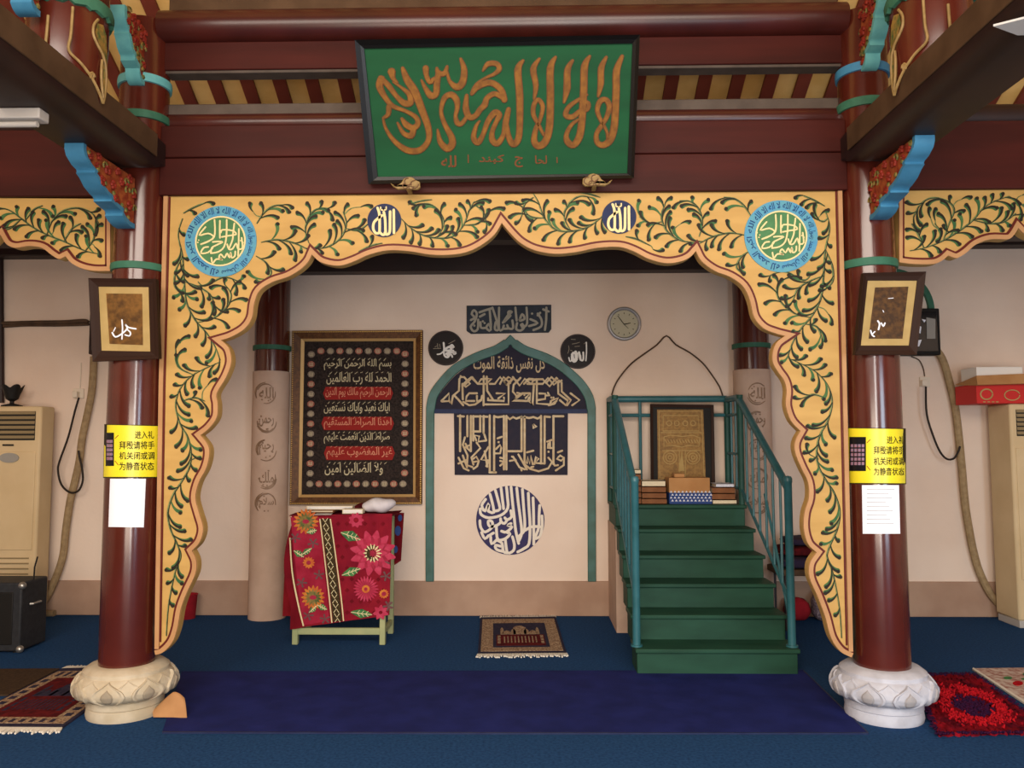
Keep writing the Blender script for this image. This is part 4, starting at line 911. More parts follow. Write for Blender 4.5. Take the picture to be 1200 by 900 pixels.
# pipes, sockets, hoses, cords
def hang(name, pts, y, r, m, label, cat, k=5, n=10):
    S = YP(y); return tag(link(name, MB().tube([S.at(*p) for p in smooth(pts, k)], r, n), m), label, cat)
hang('wall_pipe', [(-60, 379), (0, 379), (40, 378), (75, 377.5), (98, 376), (103, 378)], BY-.03, .019, 'pipe', 'upper of two brown pipes along the wall left of the left column', 'pipe')
hang('wall_pipe', [(-60, 383), (0, 382.5), (30, 381), (70, 381), (104, 380)], BY-.027, .014, 'pipe', 'thinner lower brown pipe along the wall left of the left column', 'pipe')
hang('wall_conduit', [(1, 292), (1.5, 380), (2, 472)], BY-.03, .022, 'darkwood', 'dark vertical conduit on the wall above the left air conditioner', 'conduit', 2)
hang('drain_hose', [(110, 418), (109, 440), (107, 462), (102, 487), (96, 515), (93, 540), (87, 567), (82, 588), (77, 622), (74, 650), (67, 673), (57, 696), (49, 709), (48, 717), (55, 719), (64, 719)], BY-.055, .032, 'hose', 'beige hose hanging down the wall beside the left air conditioner', 'hose')
hang('drain_hose', [(1092, 404), (1104, 420), (1112, 445), (1119, 475), (1123, 505), (1127, 545), (1131, 590), (1136, 622), (1141, 647), (1147, 668), (1157, 690), (1166, 703), (1174, 711)], BY-.06, .032, 'hose', 'beige hose curving down the wall to the right air conditioner', 'hose')
hang('power_cord', [(92.5, 466), (88, 481), (80, 512), (70, 540), (68, 552), (72, 568), (82, 577), (92, 575), (97, 563), (96, 548), (93, 535), (92, 528)], BY-.115, .009, 'cord', 'black cord looping down from the left wall socket', 'cord')
hang('power_cord', [(1085, 453), (1086, 485), (1094, 512), (1102, 530), (1110, 538), (1118, 537), (1123, 529), (1125, 523)], BY-.14, .009, 'cord', 'black cord looping from the right wall socket to the hose', 'cord')
hang('feed_wire', [(95, 425), (94.5, 440), (93.5, 456)], BY-.012, .005, 'socket', 'thin pale wire above the left wall socket', 'wire', 2, 6)
hang('feed_wire', [(1068, 418), (1077, 422), (1082, 432), (1083.5, 441)], BY-.012, .005, 'pipe', 'thin wire above the right wall socket', 'wire', 4, 6)
for (x, y, lab) in ((93, 461, 'cream wall socket behind the left hose'), (1083, 447.5, 'cream wall socket between the right column and hose')):
    so = thing('wall_socket', tuple(SW.at(x, y+6)), lab, 'socket')
    link('plate', MB().quadpx(SW, [(x-6, y-5.5), (x+6, y-5.5), (x+6, y+6), (x-6, y+6)], .018), 'socket', so, bevel=.003)
    link('plug', MB().quadpx(YP(BY-.018), [(x-5, y-2), (x+.5, y-2), (x+.5, y+5), (x-5, y+5)], .05), 'socket', so, bevel=.004)
# crack marks on plaster: thin wire arch belongs to the stair (below)

# ------------------------------------------------------------------ framed pictures, notices and sheets on the columns
def col_picture(o, i, p, label, ph, draw):
    S = Plane((0, -.165, PY((o[0][0]+o[2][0])/2, (o[0][1]+o[2][1])/2, -.165).z), (0, -1, -.05))
    root = thing('framed_picture', tuple(S.at((o[2][0]+o[3][0])/2, o[2][1])), label, 'picture')
    f = MB(); mid = [((a[0]*.55+b[0]*.45), (a[1]*.55+b[1]*.45)) for a, b in zip(o, i)]; frame(f, S, o, mid, -.012, .024); frame(f, S, mid, i, -.012, .016); link('frame', f, 'framed', root)
    link('mount', MB().quadpx(S, i, .004, -.01), 'mount', root, flat=True)
    pic = link('photo', MB().quadpx(S, p, .006, .002), ph, root, flat=True); m = MB(); draw(m, S); link('lettering', m, 'paperb', pic)
def dl(m, S):
    for s, w_ in (([(575,700),(578,740),(575,790)], 1.4), ([(530,760),(545,780),(575,765),(600,740),(590,720),(605,735),(640,742)], 1.7), ([(600,745),(615,760),(610,775),(590,770)], 1.5), ([(545,735),(535,755)], 1)): stroke(m, S, T(s, 0, 200, 4), w_, .009, 3, base=.005)
def dr(m, S):
    for s, w_ in (([(512,705),(520,720),(515,745)], 1.8), ([(528,715),(538,730),(545,715)], 1.6), ([(478,750),(485,770),(495,778)], 1.6), ([(488,765),(498,755)], 1.3), ([(560,600),(585,598)], .7), ([(535,655),(540,665)], .8)): stroke(m, S, T(s, 900, 200, 4), w_, .009, 3, base=.005)
col_picture([(106, 326.5), (185, 327.5), (188.5, 420.5), (111, 424)], [(116, 336), (175, 336.5), (177, 412), (119.5, 411)], [(125, 344), (167, 344.5), (168, 404.5), (129, 403)], 'framed gold brown script picture hung on the left column', 'photo', dl)
col_picture([(1010, 320.5), (1083, 319), (1072, 416), (1000, 416)], [(1016, 329), (1074, 329), (1064.5, 405), (1008, 405)], [(1025, 337), (1064, 336), (1057, 397), (1017.5, 397)], 'crooked framed dark brown picture hung on the right column', 'photod', dr)

def wrap(mb, S, q, h, nu=18, nv=4, th=.0015):
    def fn(u, v):
        a = (q[0][0]+(q[1][0]-q[0][0])*u, q[0][1]+(q[1][1]-q[0][1])*u); b = (q[3][0]+(q[2][0]-q[3][0])*u, q[3][1]+(q[2][1]-q[3][1])*u)
        return S.at(a[0]+(b[0]-a[0])*v, a[1]+(b[1]-a[1])*v, h)
    mb.grid(fn, nu, nv); return mb
def notice(sx, q, ph, rows, label):
    S = Cyl(sx, 0, RC+.006); root = thing('notice', tuple(S.at((q[2][0]+q[3][0])/2, q[2][1])), label, 'notice')
    link('border', wrap(MB(), S, q, .0), 'ink', root, smoothang=60)
    e = .9; qi = [(q[0][0]+e, q[0][1]+e), (q[1][0]-e*1.4, q[1][1]+e), (q[2][0]-e*1.4, q[2][1]-e*1.3), (q[3][0]+e, q[3][1]-e*1.3)]
    link('sheet', wrap(MB(), S, qi, .002), 'notice', root, smoothang=60)
    x0, y0, x1, y1 = ph; pq_ = link('phone_picture', wrap(MB(), S, [(x0, y0), (x1, y0), (x1, y1), (x0, y1)], .0035, 6, 6), 'phone', root)
    ic = MB(); nx = 4
    for r in range(5):
        for c in range(nx):
            X = x0+1.2+(x1-x0-2.4)*(c+.5)/nx; Y = y0+8+(y1-y0-14)*(r+.5)/5; w_ = (x1-x0)/nx*.32
            wrap(ic, S, [(X-w_, Y-2), (X+w_, Y-2), (X+w_, Y+1.6), (X-w_, Y+1.6)], .0045, 1, 1)
    link('icon_pattern', ic, 'screen', pq_); ra_ = MB()
    for (a, b, c, d) in ((x1+1, y0+7, x1+5, y0+3), (x1+1, y1-6, x1+5, y1-1), (x0-1, y0+7, x0-3.5, y0+3), (x0-1, y1-6, x0-3.5, y1-2)):
        if q[0][0]+2 < c < 2000: ra_.ribbon(S, [(a, b), (c, d)], [.7, .7], .0035, .002)
    link('ray_pattern', ra_, 'tapred', root); tx = MB()
    for s, a, b, c, d in rows: write(tx, S, s, a, b, c, d, .0035, .012)
    link('lettering', tx, 'ink', root)
notice(-SX, [(122.3, 497), (187.5, 498.5), (185.5, 560), (120.8, 560)], (124.5, 507, 134, 546), [('进入礼', 158, 505, 180, 514), ('拜殿请将手', 140, 517, 180.5, 526.5), ('机关闭或调', 140, 529.5, 180.5, 538.5), ('为静音状态', 140, 541.5, 180, 551)], 'yellow phone warning notice wrapped around the left column')
notice(SX, [(991.5, 501), (1061.5, 502), (1062, 567.5), (992, 567)], (996, 512, 1015, 552), [('进入礼', 1039, 511, 1059, 520), ('拜殿请将手', 1024, 523, 1059, 532.5), ('机关闭或调', 1024, 536, 1059, 545), ('为静音状态', 1024, 548, 1059, 557)], 'yellow phone warning notice wrapped around the right column')
for sx, q, lab in ((-SX, [(129, 561), (171, 561), (168.5, 618), (127, 617.5)], 'blank white paper sheet taped to the left column under the notice'), (SX, [(1010, 568.5), (1053.5, 568.5), (1055, 625.5), (1011, 625.5)], 'white paper sheet with faint lines taped to the right column')):
    S = Cyl(sx, 0, RC+.004); o = wrap(MB(), S, q, 0)
    if sx < 0: tag(link('paper_sheet', o, 'paperb', smoothang=60), lab, 'paper')
    else:
        r = thing('paper_sheet', tuple(S.at(1032, 625)), lab, 'paper'); link('sheet', o, 'paperb', r, smoothang=60); t = MB()
        for k in range(9): wrap(t, S, [(1016, 573+k*5), (1048-(k*7) % 11, 573+k*5), (1048-(k*7) % 11, 573.6+k*5), (1016, 573.6+k*5)], .0015, 8, 1)
        link('faint_lettering', t, 'stonein2', r)

# ------------------------------------------------------------------ green stair (pulpit)
X0, X1, SY0, RUN, RIS = .872, 1.966, .79, .25, .172
PF = SY0+5*RUN; PZT = RIS*6
stq = thing('pulpit_stair', ((X0+X1)/2, SY0, 0), 'green wooden pulpit stair with teal tube railings right of the niche', 'stair')
for i in range(5):
    y = SY0+i*RUN; z = RIS*(i+1); last = y+RUN
    s = MB().box((X0+.012, y+.012, 0 if i == 0 else z-RIS-.02), (X1-.012, last+.03, z-.028)); s.box((X0, y-.012, z-.028), (X1, last+.025, z))
    link('step', s, 'stepg', stq, bevel=.006)
dk = MB().box((X0+.012, PF+.012, PZT-RIS-.02), (X1-.012, BY-.03, PZT-.03)); dk.box((X0, PF-.012, PZT-.03), (X1, BY-.03, PZT)); link('landing', dk, 'stepg', stq, bevel=.006)
link('plaster_base', MB().box((X0+.004, PF-.05, 0), (X1-.004, BY-.005, PZT-RIS-.01)), 'plasterc', stq)
for s, x in ((-1, X0+.018), (1, X1-.03)):
    r = link('railing', MB().tube([(x, SY0+.07, 1.235), (x, PF+.03, 1.90), (x, PF+.10, 1.925), (x, BY-.12, 1.93)], .028, 14), 'teal', stq)
    link('newel_post', MB().lathe((x, SY0+.07), [(.027, RIS-.002), (.027, 1.27), (.03, 1.275), (.03, 1.30), (.022, 1.315), (.0, 1.32)], 16, cap=False).lathe((x, SY0+.07), [(.04, RIS), (.04, RIS+.012)], 16), 'teal', r)
    link('corner_post', MB().tube([(x, PF+.03, PZT-.002), (x, PF+.03, 1.945)], .026, 14), 'tealdark', r)
    link('rear_post', MB().tube([(x, BY-.12, PZT-.002), (x, BY-.12, 1.945)], .026, 14), 'tealdark', r)
    link('lower_rail', MB().tube([(x, SY0+.07, .46), (x, PF+.03, 1.16), (x, BY-.12, 1.16)], .013, 10), 'teal', r)
    for k in range(1, 7):
        t = k/7; y = SY0+.07+(PF-.04-SY0)*t; link('baluster', MB().tube([(x, y, .46+.70*t+.0), (x, y, 1.235+.665*t)], .010, 8), 'teal', r)
    for k in range(1, 3):
        y = PF+.03+(BY-.15-PF)*k/3; link('baluster', MB().tube([(x, y, 1.16), (x, y, 1.92)], .010, 8), 'teal', r)
    link('side_bar', MB().tube([(x, PF+.03, 1.785), (x, BY-.12, 1.785)], .014, 10), 'teal', r)
    link('side_bar', MB().tube([(x, PF+.03, 1.45), (x, BY-.12, 1.45)], .012, 10), 'teal', r)
    if s > 0: link('brace_bar', MB().tube([(x, SY0+.07, .30), (x, SY0+.62, 1.16)], .011, 8), 'teal', r)
br = link('rear_rail', MB().tube([(X0+.018, BY-.12, 1.935), (X1-.03, BY-.12, 1.935)], .030, 14), 'teal', stq)
link('middle_bar', MB().tube([(X0+.018, BY-.12, 1.79), (X1-.03, BY-.12, 1.79)], .017, 10), 'teal', br)
for px in (750.5, ): x = PY(px, 520, BY-.12).x; link('rear_bar', MB().tube([(x, BY-.12, PZT), (x, BY-.12, 1.935)], .014, 10), 'teal', br)
SB = YP(BY-.06)
link('wire_arch', MB().tube([SB.at(*p) for p in smooth([(717, 463), (720, 453), (727, 441), (740, 426), (756, 414), (770, 404), (781, 393.5), (792, 404), (808, 413), (823, 425), (834, 439), (843, 453), (847, 464)], 3)], .007, 8), 'pipe', stq)

# picture of the gold pattern on the landing
S = Plane((0, BY-.225, PZT), (0, -1, .04)); o = [(762, 473.5), (836, 474.5), (838, 578), (763, 578)]; i_ = [(765, 477), (833, 478), (834, 575), (766, 575)]
gp = thing('framed_picture', tuple(S.at(800, 580)), 'dark framed gold patterned picture leaning on the back rail of the green stair', 'picture')
a = MB(); a.quadpx(S, o, -.002, -.02); link('backing', a, 'blackm', gp, flat=True)
a = MB(); frame(a, S, o, i_, -.004, .014); link('frame', a, 'framed', gp)
ip = link('gold_print', MB().quadpx(S, [(770, 480), (824, 480), (827, 562), (771, 562)], .003, -.004), 'kaaba', gp, flat=True)
g = MB()
for q in ([(772,482),(822,482),(825,560),(773,560),(772,482)], [(777,487),(818,487),(819,505),(777,505),(777,487)], [(778,512),(786,510),(800,511.5),(812,510),(820,513),(819,523),(806,522),(799,524),(788,522),(778,523),(778,512)], [(776,528),(821,528)], [(796,528),(796,560)], [(803,528),(803,560)], [(774,507),(823,507)]): stroke(g, S, q, .9, .005, 1, base=.002)
for cx, cy in ((785, 536), (812, 536)):
    for R in (8, 5, 2): stroke(g, S, [(cx+R*math.cos(t*.524), cy+R*math.sin(t*.524)) for t in range(13)], .8, .005, 1, base=.002)
for cx in (784, 793, 803, 812): stroke(g, S, [(cx+3*math.cos(t*.785), 496+3*math.sin(t*.785)) for t in range(9)], .8, .005, 1, base=.002)
for k in range(12): stroke(g, S, [(779+k*3.4, 515), (781+k*3.4, 519)], .8, .005, 1, base=.002)
g.poly_solid([S.at(799, 528, .005), S.at(802, 552, .005), S.at(795, 552, .005)], [S.at(799, 528, .002), S.at(802, 552, .002), S.at(795, 552, .002)])
link('gold_line_pattern', g, 'mount', ip)

def book(px0, px1, z, h, y, d, m, label, name='book', cat='book', group=None, pages='bookw'):
    x0, x1 = PY(px0, 560, y).x, PY(px1, 560, y).x; root = thing(name, ((x0+x1)/2, y+d/2, z), label, cat, group)
    c = MB(); c.box((x0, y, z), (x1, y+d, z+.004)); c.box((x0, y, z+h-.004), (x1, y+d, z+h)); c.box((x0, y, z), (x1, y+.006, z+h)); link('cover', c, m, root, flat=True)
    link('pages', MB().box((x0+.006, y+.006, z+.004), (x1-.006, y+d-.008, z+h-.004)), pages, root, flat=True)
    return z+h+.0008
yb = PF+.06; z = PZT+.001
for k, (h, m) in enumerate(((.050, 'bookb'), (.047, 'bookb'), (.05, 'bookb'), (.048, 'bookb'), (.052, 'bookb'), (.036, 'bookw'))):
    z = book(736.5+k*.2, 751, z, h, yb+.02, .2, m, ['brown book at the bottom', 'brown book second from the bottom', 'brown book third from the bottom', 'brown book fourth from the bottom', 'brown book just under the pale top one', 'pale book on top'][k]+' of the tall stack by the left rail', group='books on the stair landing')
z = PZT+.001
for k, (h, m) in enumerate(((.046, 'bookb'), (.048, 'bookb'), (.05, 'bookb'), (.048, 'bookw'))):
    z = book(752+.4*(k % 2), 781-.5*k, z, h, yb, .2, m, ['brown book at the bottom of the short stack left of the patterned box', 'brown book second from the bottom in the short stack beside the patterned box', 'brown book under the cream book left of the carton', 'cream book topmost on the short stack left of the carton'][k], group='books on the stair landing')
z = PZT+.001
x0, x1 = PY(784, 560, yb).x, PY(834, 560, yb).x
bb = thing('patterned_box', ((x0+x1)/2, yb+.1, z), 'blue and white patterned box under the tan carton on the stair landing', 'box')
link('box_body', MB().box((x0, yb, z), (x1, yb+.2, z+.092)), 'bluebox', bb, bevel=.003)
g = MB(); S = YP(yb-.0005)
for r in range(4):
    for c in range(11):
        cx = 786.5+c*4.5+(r % 2)*1.6; cy = 576.3+r*3.4; g.poly_solid([S.at(cx-1.6, cy+1, .001), S.at(cx, cy-1.3, .001), S.at(cx+1.6, cy+1, .001)], [S.at(cx-1.6, cy+1), S.at(cx, cy-1.3), S.at(cx+1.6, cy+1)])
link('white_pattern', g, 'whitebox', bb)
cz = z+.0935; x1b = PY(832, 560, yb).x
cn = thing('carton', ((x0+x1b)/2, yb+.1, cz), 'plain tan carton on the patterned box on the stair landing', 'carton')
link('carton_body', MB().box((x0, yb+.004, cz), (x1b, yb+.2, cz+.125)), 'carton', cn, bevel=.004)
link('top_flap', MB().box((x0+.05, yb+.03, cz+.1255), (x0+.14, yb+.17, cz+.16)), 'carton', cn, bevel=.01)
z = PZT+.001
for k, (h, m, a, b) in enumerate(((.035, 'bookw', 835, 862.5), (.052, 'bookb', 834, 861), (.05, 'bookb', 834.5, 861), (.03, 'whitebox', 839, 860))):
    z = book(a, b, z, h, yb, .2, m, ['cream book at the bottom of the stack by the right rail', 'lower brown book in the stack by the right rail of the stair', 'upper brown book in the stack by the right rail of the stair', 'white book on top of the stack by the right rail'][k], group='books on the stair landing')

# ------------------------------------------------------------------ cloth covered table
TY0, TY1 = 1.57, 1.98; xl, xr = -1.665, -.945; TT = .975
tb_ = thing('side_table', ((xl+xr)/2, TY0, 0), 'narrow pale green legged table under a red floral cloth', 'table')
for x, y in ((xl+.022, TY0+.022), (xr-.022, TY0+.022), (xl+.022, TY1-.022), (xr-.022, TY1-.022)):
    link('leg', MB().box((x-.022, y-.022, 0), (x+.022, y+.022, TT-.025)), 'legg', tb_, bevel=.004)
link('stretcher', MB().box((xl+.03, TY0+.005, .075), (xr-.03, TY0+.037, .125)), 'legg', tb_, bevel=.004)
link('stretcher', MB().box((xr-.035, TY0+.03, .075), (xr-.005, TY1-.03, .115)), 'legg', tb_, bevel=.004)
link('top', MB().box((xl, TY0, TT-.025), (xr, TY1, TT)), 'legg', tb_, bevel=.004)
class ClothS:
    p = YP(TY0-.03)
    def at(s, px, py, h=0):
        if h > .001: px = min(px, 458.6-3.5*(py-602)/119)
        q = s.p.at(px, py); t = min(max((py-603)/30, 0), 1)
        return q+Vector((0, -h-.006*t*math.sin((px-340)*.13+py*.02)-.003*t*math.sin((px-340)*.31+1), 0))
SCL = ClothS()
clo = thing('table_cloth', ((xl+xr)/2, TY0-.02, .12), 'red floral blanket with large pink flower draped over the narrow table', 'cloth')
def bil(q):
    return lambda u, v: ((q[0][0]*(1-u)+q[1][0]*u)*(1-v)+(q[3][0]*(1-u)+q[2][0]*u)*v, (q[0][1]*(1-u)+q[1][1]*u)*(1-v)+(q[3][1]*(1-u)+q[2][1]*u)*v)
fq = bil([(342, 604), (459.5, 602), (456, 721), (354, 735)])
def fpt(u, v): x, y = fq(u, v); return SCL.at(x+(-3*math.sin(v*3.1) if u < .5 else 0)*(1-u), y)
fr = link('front_drop', MB().slab(fpt, 40, 24, (0, -.006, 0)), 'clothred', clo, smoothang=80)
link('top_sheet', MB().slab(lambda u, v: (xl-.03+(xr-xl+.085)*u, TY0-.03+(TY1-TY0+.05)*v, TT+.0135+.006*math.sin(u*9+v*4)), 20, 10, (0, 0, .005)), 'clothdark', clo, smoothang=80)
sq = bil([(430, 601), (473.5, 601), (470, 657), (430, 684)])
sd = lambda u, v: YP(TY1+.022).at(*sq(u, v))+Vector((0, .006*math.sin(u*9+v*3), 0))
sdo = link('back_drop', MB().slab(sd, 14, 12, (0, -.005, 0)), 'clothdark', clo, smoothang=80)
lq = bil([(345, 605), (360, 605), (358, 735), (340, 738)])
def lpt(u, v): x, y = lq(u, v); x -= 10*math.sin(min(v*1.25, 1)*3.1)*(1-u); p = YP(TY0-.018).at(x, y); p.y -= .006*math.sin(u*6+v*5); return p
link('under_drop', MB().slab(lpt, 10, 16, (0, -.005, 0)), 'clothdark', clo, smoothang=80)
bq = bil([(335, 640), (350, 640), (352, 722), (331, 722)])
link('rear_drop', MB().slab(lambda u, v: YP(TY1+.02).at(*bq(u, v))+Vector((0, .006*math.sin(u*6), 0)), 8, 8, (0, -.005, 0)), 'redcloth', clo, smoothang=80)
# print on the cloth
link('pink_stripe', MB().grid(lambda u, v: SCL.at((340.5+14*v)+(33-1.5*v)*u+2*math.sin(u*3), 606+(127-6*u)*v, .0025), 10, 16), 'clothpink', fr, smoothang=80)
def cl(*p): return [(300+x/4, 570+y/4) for x, y in p]
def band(mb, pts, wd, h): stroke(mb, SCL, smooth(pts, 6), wd, h, 1, cap=False)
b1 = MB(); band(b1, cl((325,152),(345,300),(370,500),(383,632)), 10.5, .005); link('dark_stripe', b1, 'bandc', fr)
b2 = MB(); band(b2, cl((300,152),(318,300),(343,500),(357,638)), 1.3, .007); band(b2, cl((349,152),(371,300),(398,500),(411,630)), 1.3, .007); band(b2, cl((160,240),(172,400),(200,560),(222,655)), 1.6, .005)
for k in range(22):
    t = k/21; x, y = 325+58*t, 158+468*t; dx = 9*(1 if k % 2 else -1); stroke(b2, SCL, cl((x-12, y+dx), (x, y-dx), (x+12, y+dx)), .8, .007, 1, cap=False)
link('cream_stripe_pattern', b2, 'creamc', fr)
P1, P2, P3, P4, P5, P6 = MB(), MB(), MB(), MB(), MB(), MB()
def petals(mb, c, r0, r1, n, wd, h, a0=0):
    for k in range(n):
        a = a0+2*math.pi*k/n; u = (math.cos(a), math.sin(a)); stroke(mb, SCL, [(c[0]+u[0]*r0, c[1]+u[1]*r0), (c[0]+u[0]*(r0+r1)/2, c[1]+u[1]*(r0+r1)/2), (c[0]+u[0]*r1, c[1]+u[1]*r1)], [wd*.6, wd, wd*.15], h, 3, cap=False)
c1 = (300+548/4, 570+312/4); petals(P1, c1, 5, 27, 12, 12, .005, .2); petals(P2, c1, 4, 20, 12, 8, .008, .46); petals(P1, c1, 4, 17, 10, 7, .0095)
P3.blob(SCL, c1, 9.5, .011, 20); petals(P4, c1, 5, 11, 14, 2, .0125); petals(P2, c1, 0, 5, 8, 2, .013)
c2 = (300+516/4, 570+480/4); petals(P1, c2, 3, 15, 22, 3.6, .005); petals(P2, c2, 3, 12, 22, 1.6, .008, .14); P5.blob(SCL, c2, 4.6, .0095, 14); P2.blob(SCL, c2, 2, .011, 10)
for c, r in (((300+235/4, 570+172/4-2), 15), ((300+268/4, 570+520/4), 14)): petals(P5, c, 3, r, 16, 5, .0055); petals(P6, c, 2, r*.72, 14, 3.4, .008, .2); P2.blob(SCL, c, 4, .0095, 12, 0, 2.6)
for c, r in (((300+248/4, 570+357/4), 7), ((300+600/4, 570+503/4), 5.5)): petals(P5, c, 1, r, 12, 3.4, .0055); P2.blob(SCL, c, 2.6, .0085, 10)
petals(P1, (300+470/4, 570+158/4), 3, 9, 9, 5, .005); petals(P1, (300+585/4, 570+590/4), 2, 9, 7, 5, .005, .3)
lf, lv = MB(), MB()
for (a, b, w_) in (((400, 215), (490, 250), 13), ((405, 415), (490, 385), 11), ((445, 590), (545, 600), 11), ((180, 300), (225, 330), 8), ((215, 320), (262, 290), 7), ((240, 215), (285, 205), 8), ((285, 555), (335, 575), 8), ((250, 590), (285, 560), 7)):
    p, q = (300+a[0]/4, 570+a[1]/4), (300+b[0]/4, 570+b[1]/4); m = ((p[0]+q[0])/2, (p[1]+q[1])/2); stroke(lf, SCL, [p, m, q], [1, w_, .5], .0055, 5, cap=False)
    stroke(lv, SCL, [p, m, q], .8, .0085, 2, cap=False); 
    for t in (.3, .5, .7): x, y = p[0]+(q[0]-p[0])*t, p[1]+(q[1]-p[1])*t; stroke(lv, SCL, [(x, y), (x+(q[0]-p[0])*.12, y-w_*.3)], .6, .0085, 1, cap=False); stroke(lv, SCL, [(x, y), (x+(q[0]-p[0])*.12, y+w_*.3)], .6, .0085, 1, cap=False)
sp = MB()
for (x, y) in ((185, 240), (268, 265), (215, 450), (295, 415), (245, 605), (325, 620), (610, 420), (605, 350), (620, 560)):
    for k in range(5): a = k*1.257+x; stroke(sp, SCL, [(300+x/4, 570+y/4), (300+x/4+5.5*math.cos(a), 570+y/4+5*math.sin(a))], [1, 2.2], .0052, 2)
P7 = MB()
for r in range(9):
    for c in range(6):
        x, y = 385+c*42+(r % 2)*21, 175+r*52
        if x < 600 and y < 600 and math.hypot(300+x/4-c1[0], 570+y/4-c1[1]) > 28: P7.blob(SCL, (300+x/4, 570+y/4), 2.6, .004, 4)
for nm, mb, m in (('pink_flower', P1, 'petal'), ('crimson_flower', P2, 'petald'), ('dark_flower', P3, 'bandc'), ('pale_flower', P4, 'creamc'), ('yellow_flower', P5, 'orange'), ('amber_flower', P6, 'carveg'), ('leaf_pattern', lf, 'leafc'), ('vein_pattern', lv, 'creamc'), ('sprig_pattern', sp, 'sprig'), ('diamond_pattern', P7, 'clothdark')): link(nm, mb, m, fr)
sb = MB()
for (u, v, r) in ((.86, .35, .032), (.82, .7, .024), (.9, .1, .022)):
    c = Vector(sd(u, v)); sb.poly_solid([c+Vector((r*.8*math.cos(k*.63), -.012, r*1.3*math.sin(k*.63))) for k in range(10)], [c+Vector((r*.8*math.cos(k*.63), .002, r*1.3*math.sin(k*.63))) for k in range(10)])
link('blue_flower_pattern', sb, 'bluebox', sdo)

# things on the table
def flat_item(name, q, z, h, m, label, cat, pages=None):
    P = [PZ(x, y, z) for x, y in q]
    for p in P: p.z = z
    root = thing(name, tuple(sum(P, Vector())/4), label, cat)
    link('cover', MB().poly_solid([p+Vector((0, 0, h)) for p in P], P), m, root, bevel=.003)
    c = sum(P, Vector())/4
    if pages: link('pages', MB().poly_solid([c+(p-c)*.93+Vector((0, 0, h+.008)) for p in P], [c+(p-c)*.93+Vector((0, 0, h)) for p in P]), pages, root, bevel=.003)
    return root
def tbl(x0, x1, y0, y1, z, h, m, label, name='book', cat='book', pages=None):
    a, b = PY(x0, 600, y0).x, PY(x1, 600, y0).x; root = thing(name, ((a+b)/2, (y0+y1)/2, z), label, cat)
    link('cover', MB().box((a, y0, z), (b, y1, z+h)), m, root, bevel=.003)
    if pages: link('pages', MB().box((a+.01, y0-.002, z+.006), (b-.008, y1-.008, z+h-.005)), pages, root, flat=True)
    return root
zt = TT+.021
tbl(357, 391, 1.70, 1.92, zt, .02, 'bookb', 'brown edged open book at the bottom left of the table top', pages='bookw')
tbl(359, 413, 1.74, 1.94, zt+.0205, .030, 'bookw', 'wide cream book lying on the brown edged book on the table', pages='paper')
tbl(401, 425, 1.60, 1.69, zt, .036, 'bookw', 'small cream book beside the white cloth bundle on the table', pages='paper')
flat_item('paper_sheet', [(367, 603.6), (388, 603.4), (390, 601.6), (371, 601.8)], zt, .002, 'paper', 'white paper sheet at the front edge of the floral table', 'paper')
bc = PY(444, 600, 1.72); bun = thing('cloth_bundle', (bc.x, 1.72, zt), 'rounded white cloth bundle on the right end of the floral table', 'cloth')
mb = MB().ball((bc.x, 1.72, zt+.055), .135, .09, .058, 24, 14)
for v in mb.v:
    v.z += .006*math.sin(v.x*40)+.012*max(0, v.x-bc.x)/.13; v.y += .006*math.sin(v.x*60+v.z*40); v.z = max(v.z, zt)
link('bundle', mb, 'cap', bun, smoothang=80)
fc = PY(426, 592, 1.92); tag(link('folded_cloth', MB().slab(lambda u, v: (fc.x-.06+.22*u, 1.95-.12*v, zt+.040+.035*math.sin(min(u*1.1, 1)*3.14)*math.sin(v*3.1)+.004*math.sin(u*14)), 16, 8, (0, 0, .03)), 'rugred', smoothang=80), 'folded dark red cloth behind the white bundle on the table', 'cloth')

# ------------------------------------------------------------------ floor coverings
def sheet(q, h, S=FLOOR, nu=12, nv=8, wav=0.0):
    f = bil(q); return MB().slab(lambda u, v: S.at(*f(u, v), h)+Vector((0, 0, wav*math.sin(u*7)*math.sin(v*5+1))), nu, nv, (0, 0, h-.0005))
bm2 = thing('floor_mat', tuple(PZ(600, 822)), 'long plain dark blue mat lying in front of the niche between the columns', 'mat')
link('mat_body', sheet([(213, 788), (941, 786.5), (1018, 861), (190, 860)], .008), 'mat_blue', bm2)
e_ = MB(); e_.ribbon(FLOOR, [(190, 859.5), (600, 860.5), (1018, 860.5)], [1, 1, 1], .0092, .001); e_.ribbon(FLOOR, [(941.5, 787), (1017, 860)], [1.4, 1.4], .0092, .001); link('hem', e_, 'navy', bm2)
cq = [PZ(181, 843), PZ(212, 843), PZ(206, 818), PZ(190, 826)]
a0 = PZ(212, 845); 
def curl(u, v):
    x = a0.x-.17+.19*u; y = a0.y+.03+.05*v; z = .010+.15*math.sin(v*1.35)*math.sin(min(u*1.5+.12, 1.57)); return (x-.03*v*(1-u)-.04*v*u*u, y, z*(1-.35*max(0, u-.6)/.4))
link('curled_corner', MB().slab(curl, 12, 10, (0, -.006, 0)), 'tanback', bm2, smoothang=80)

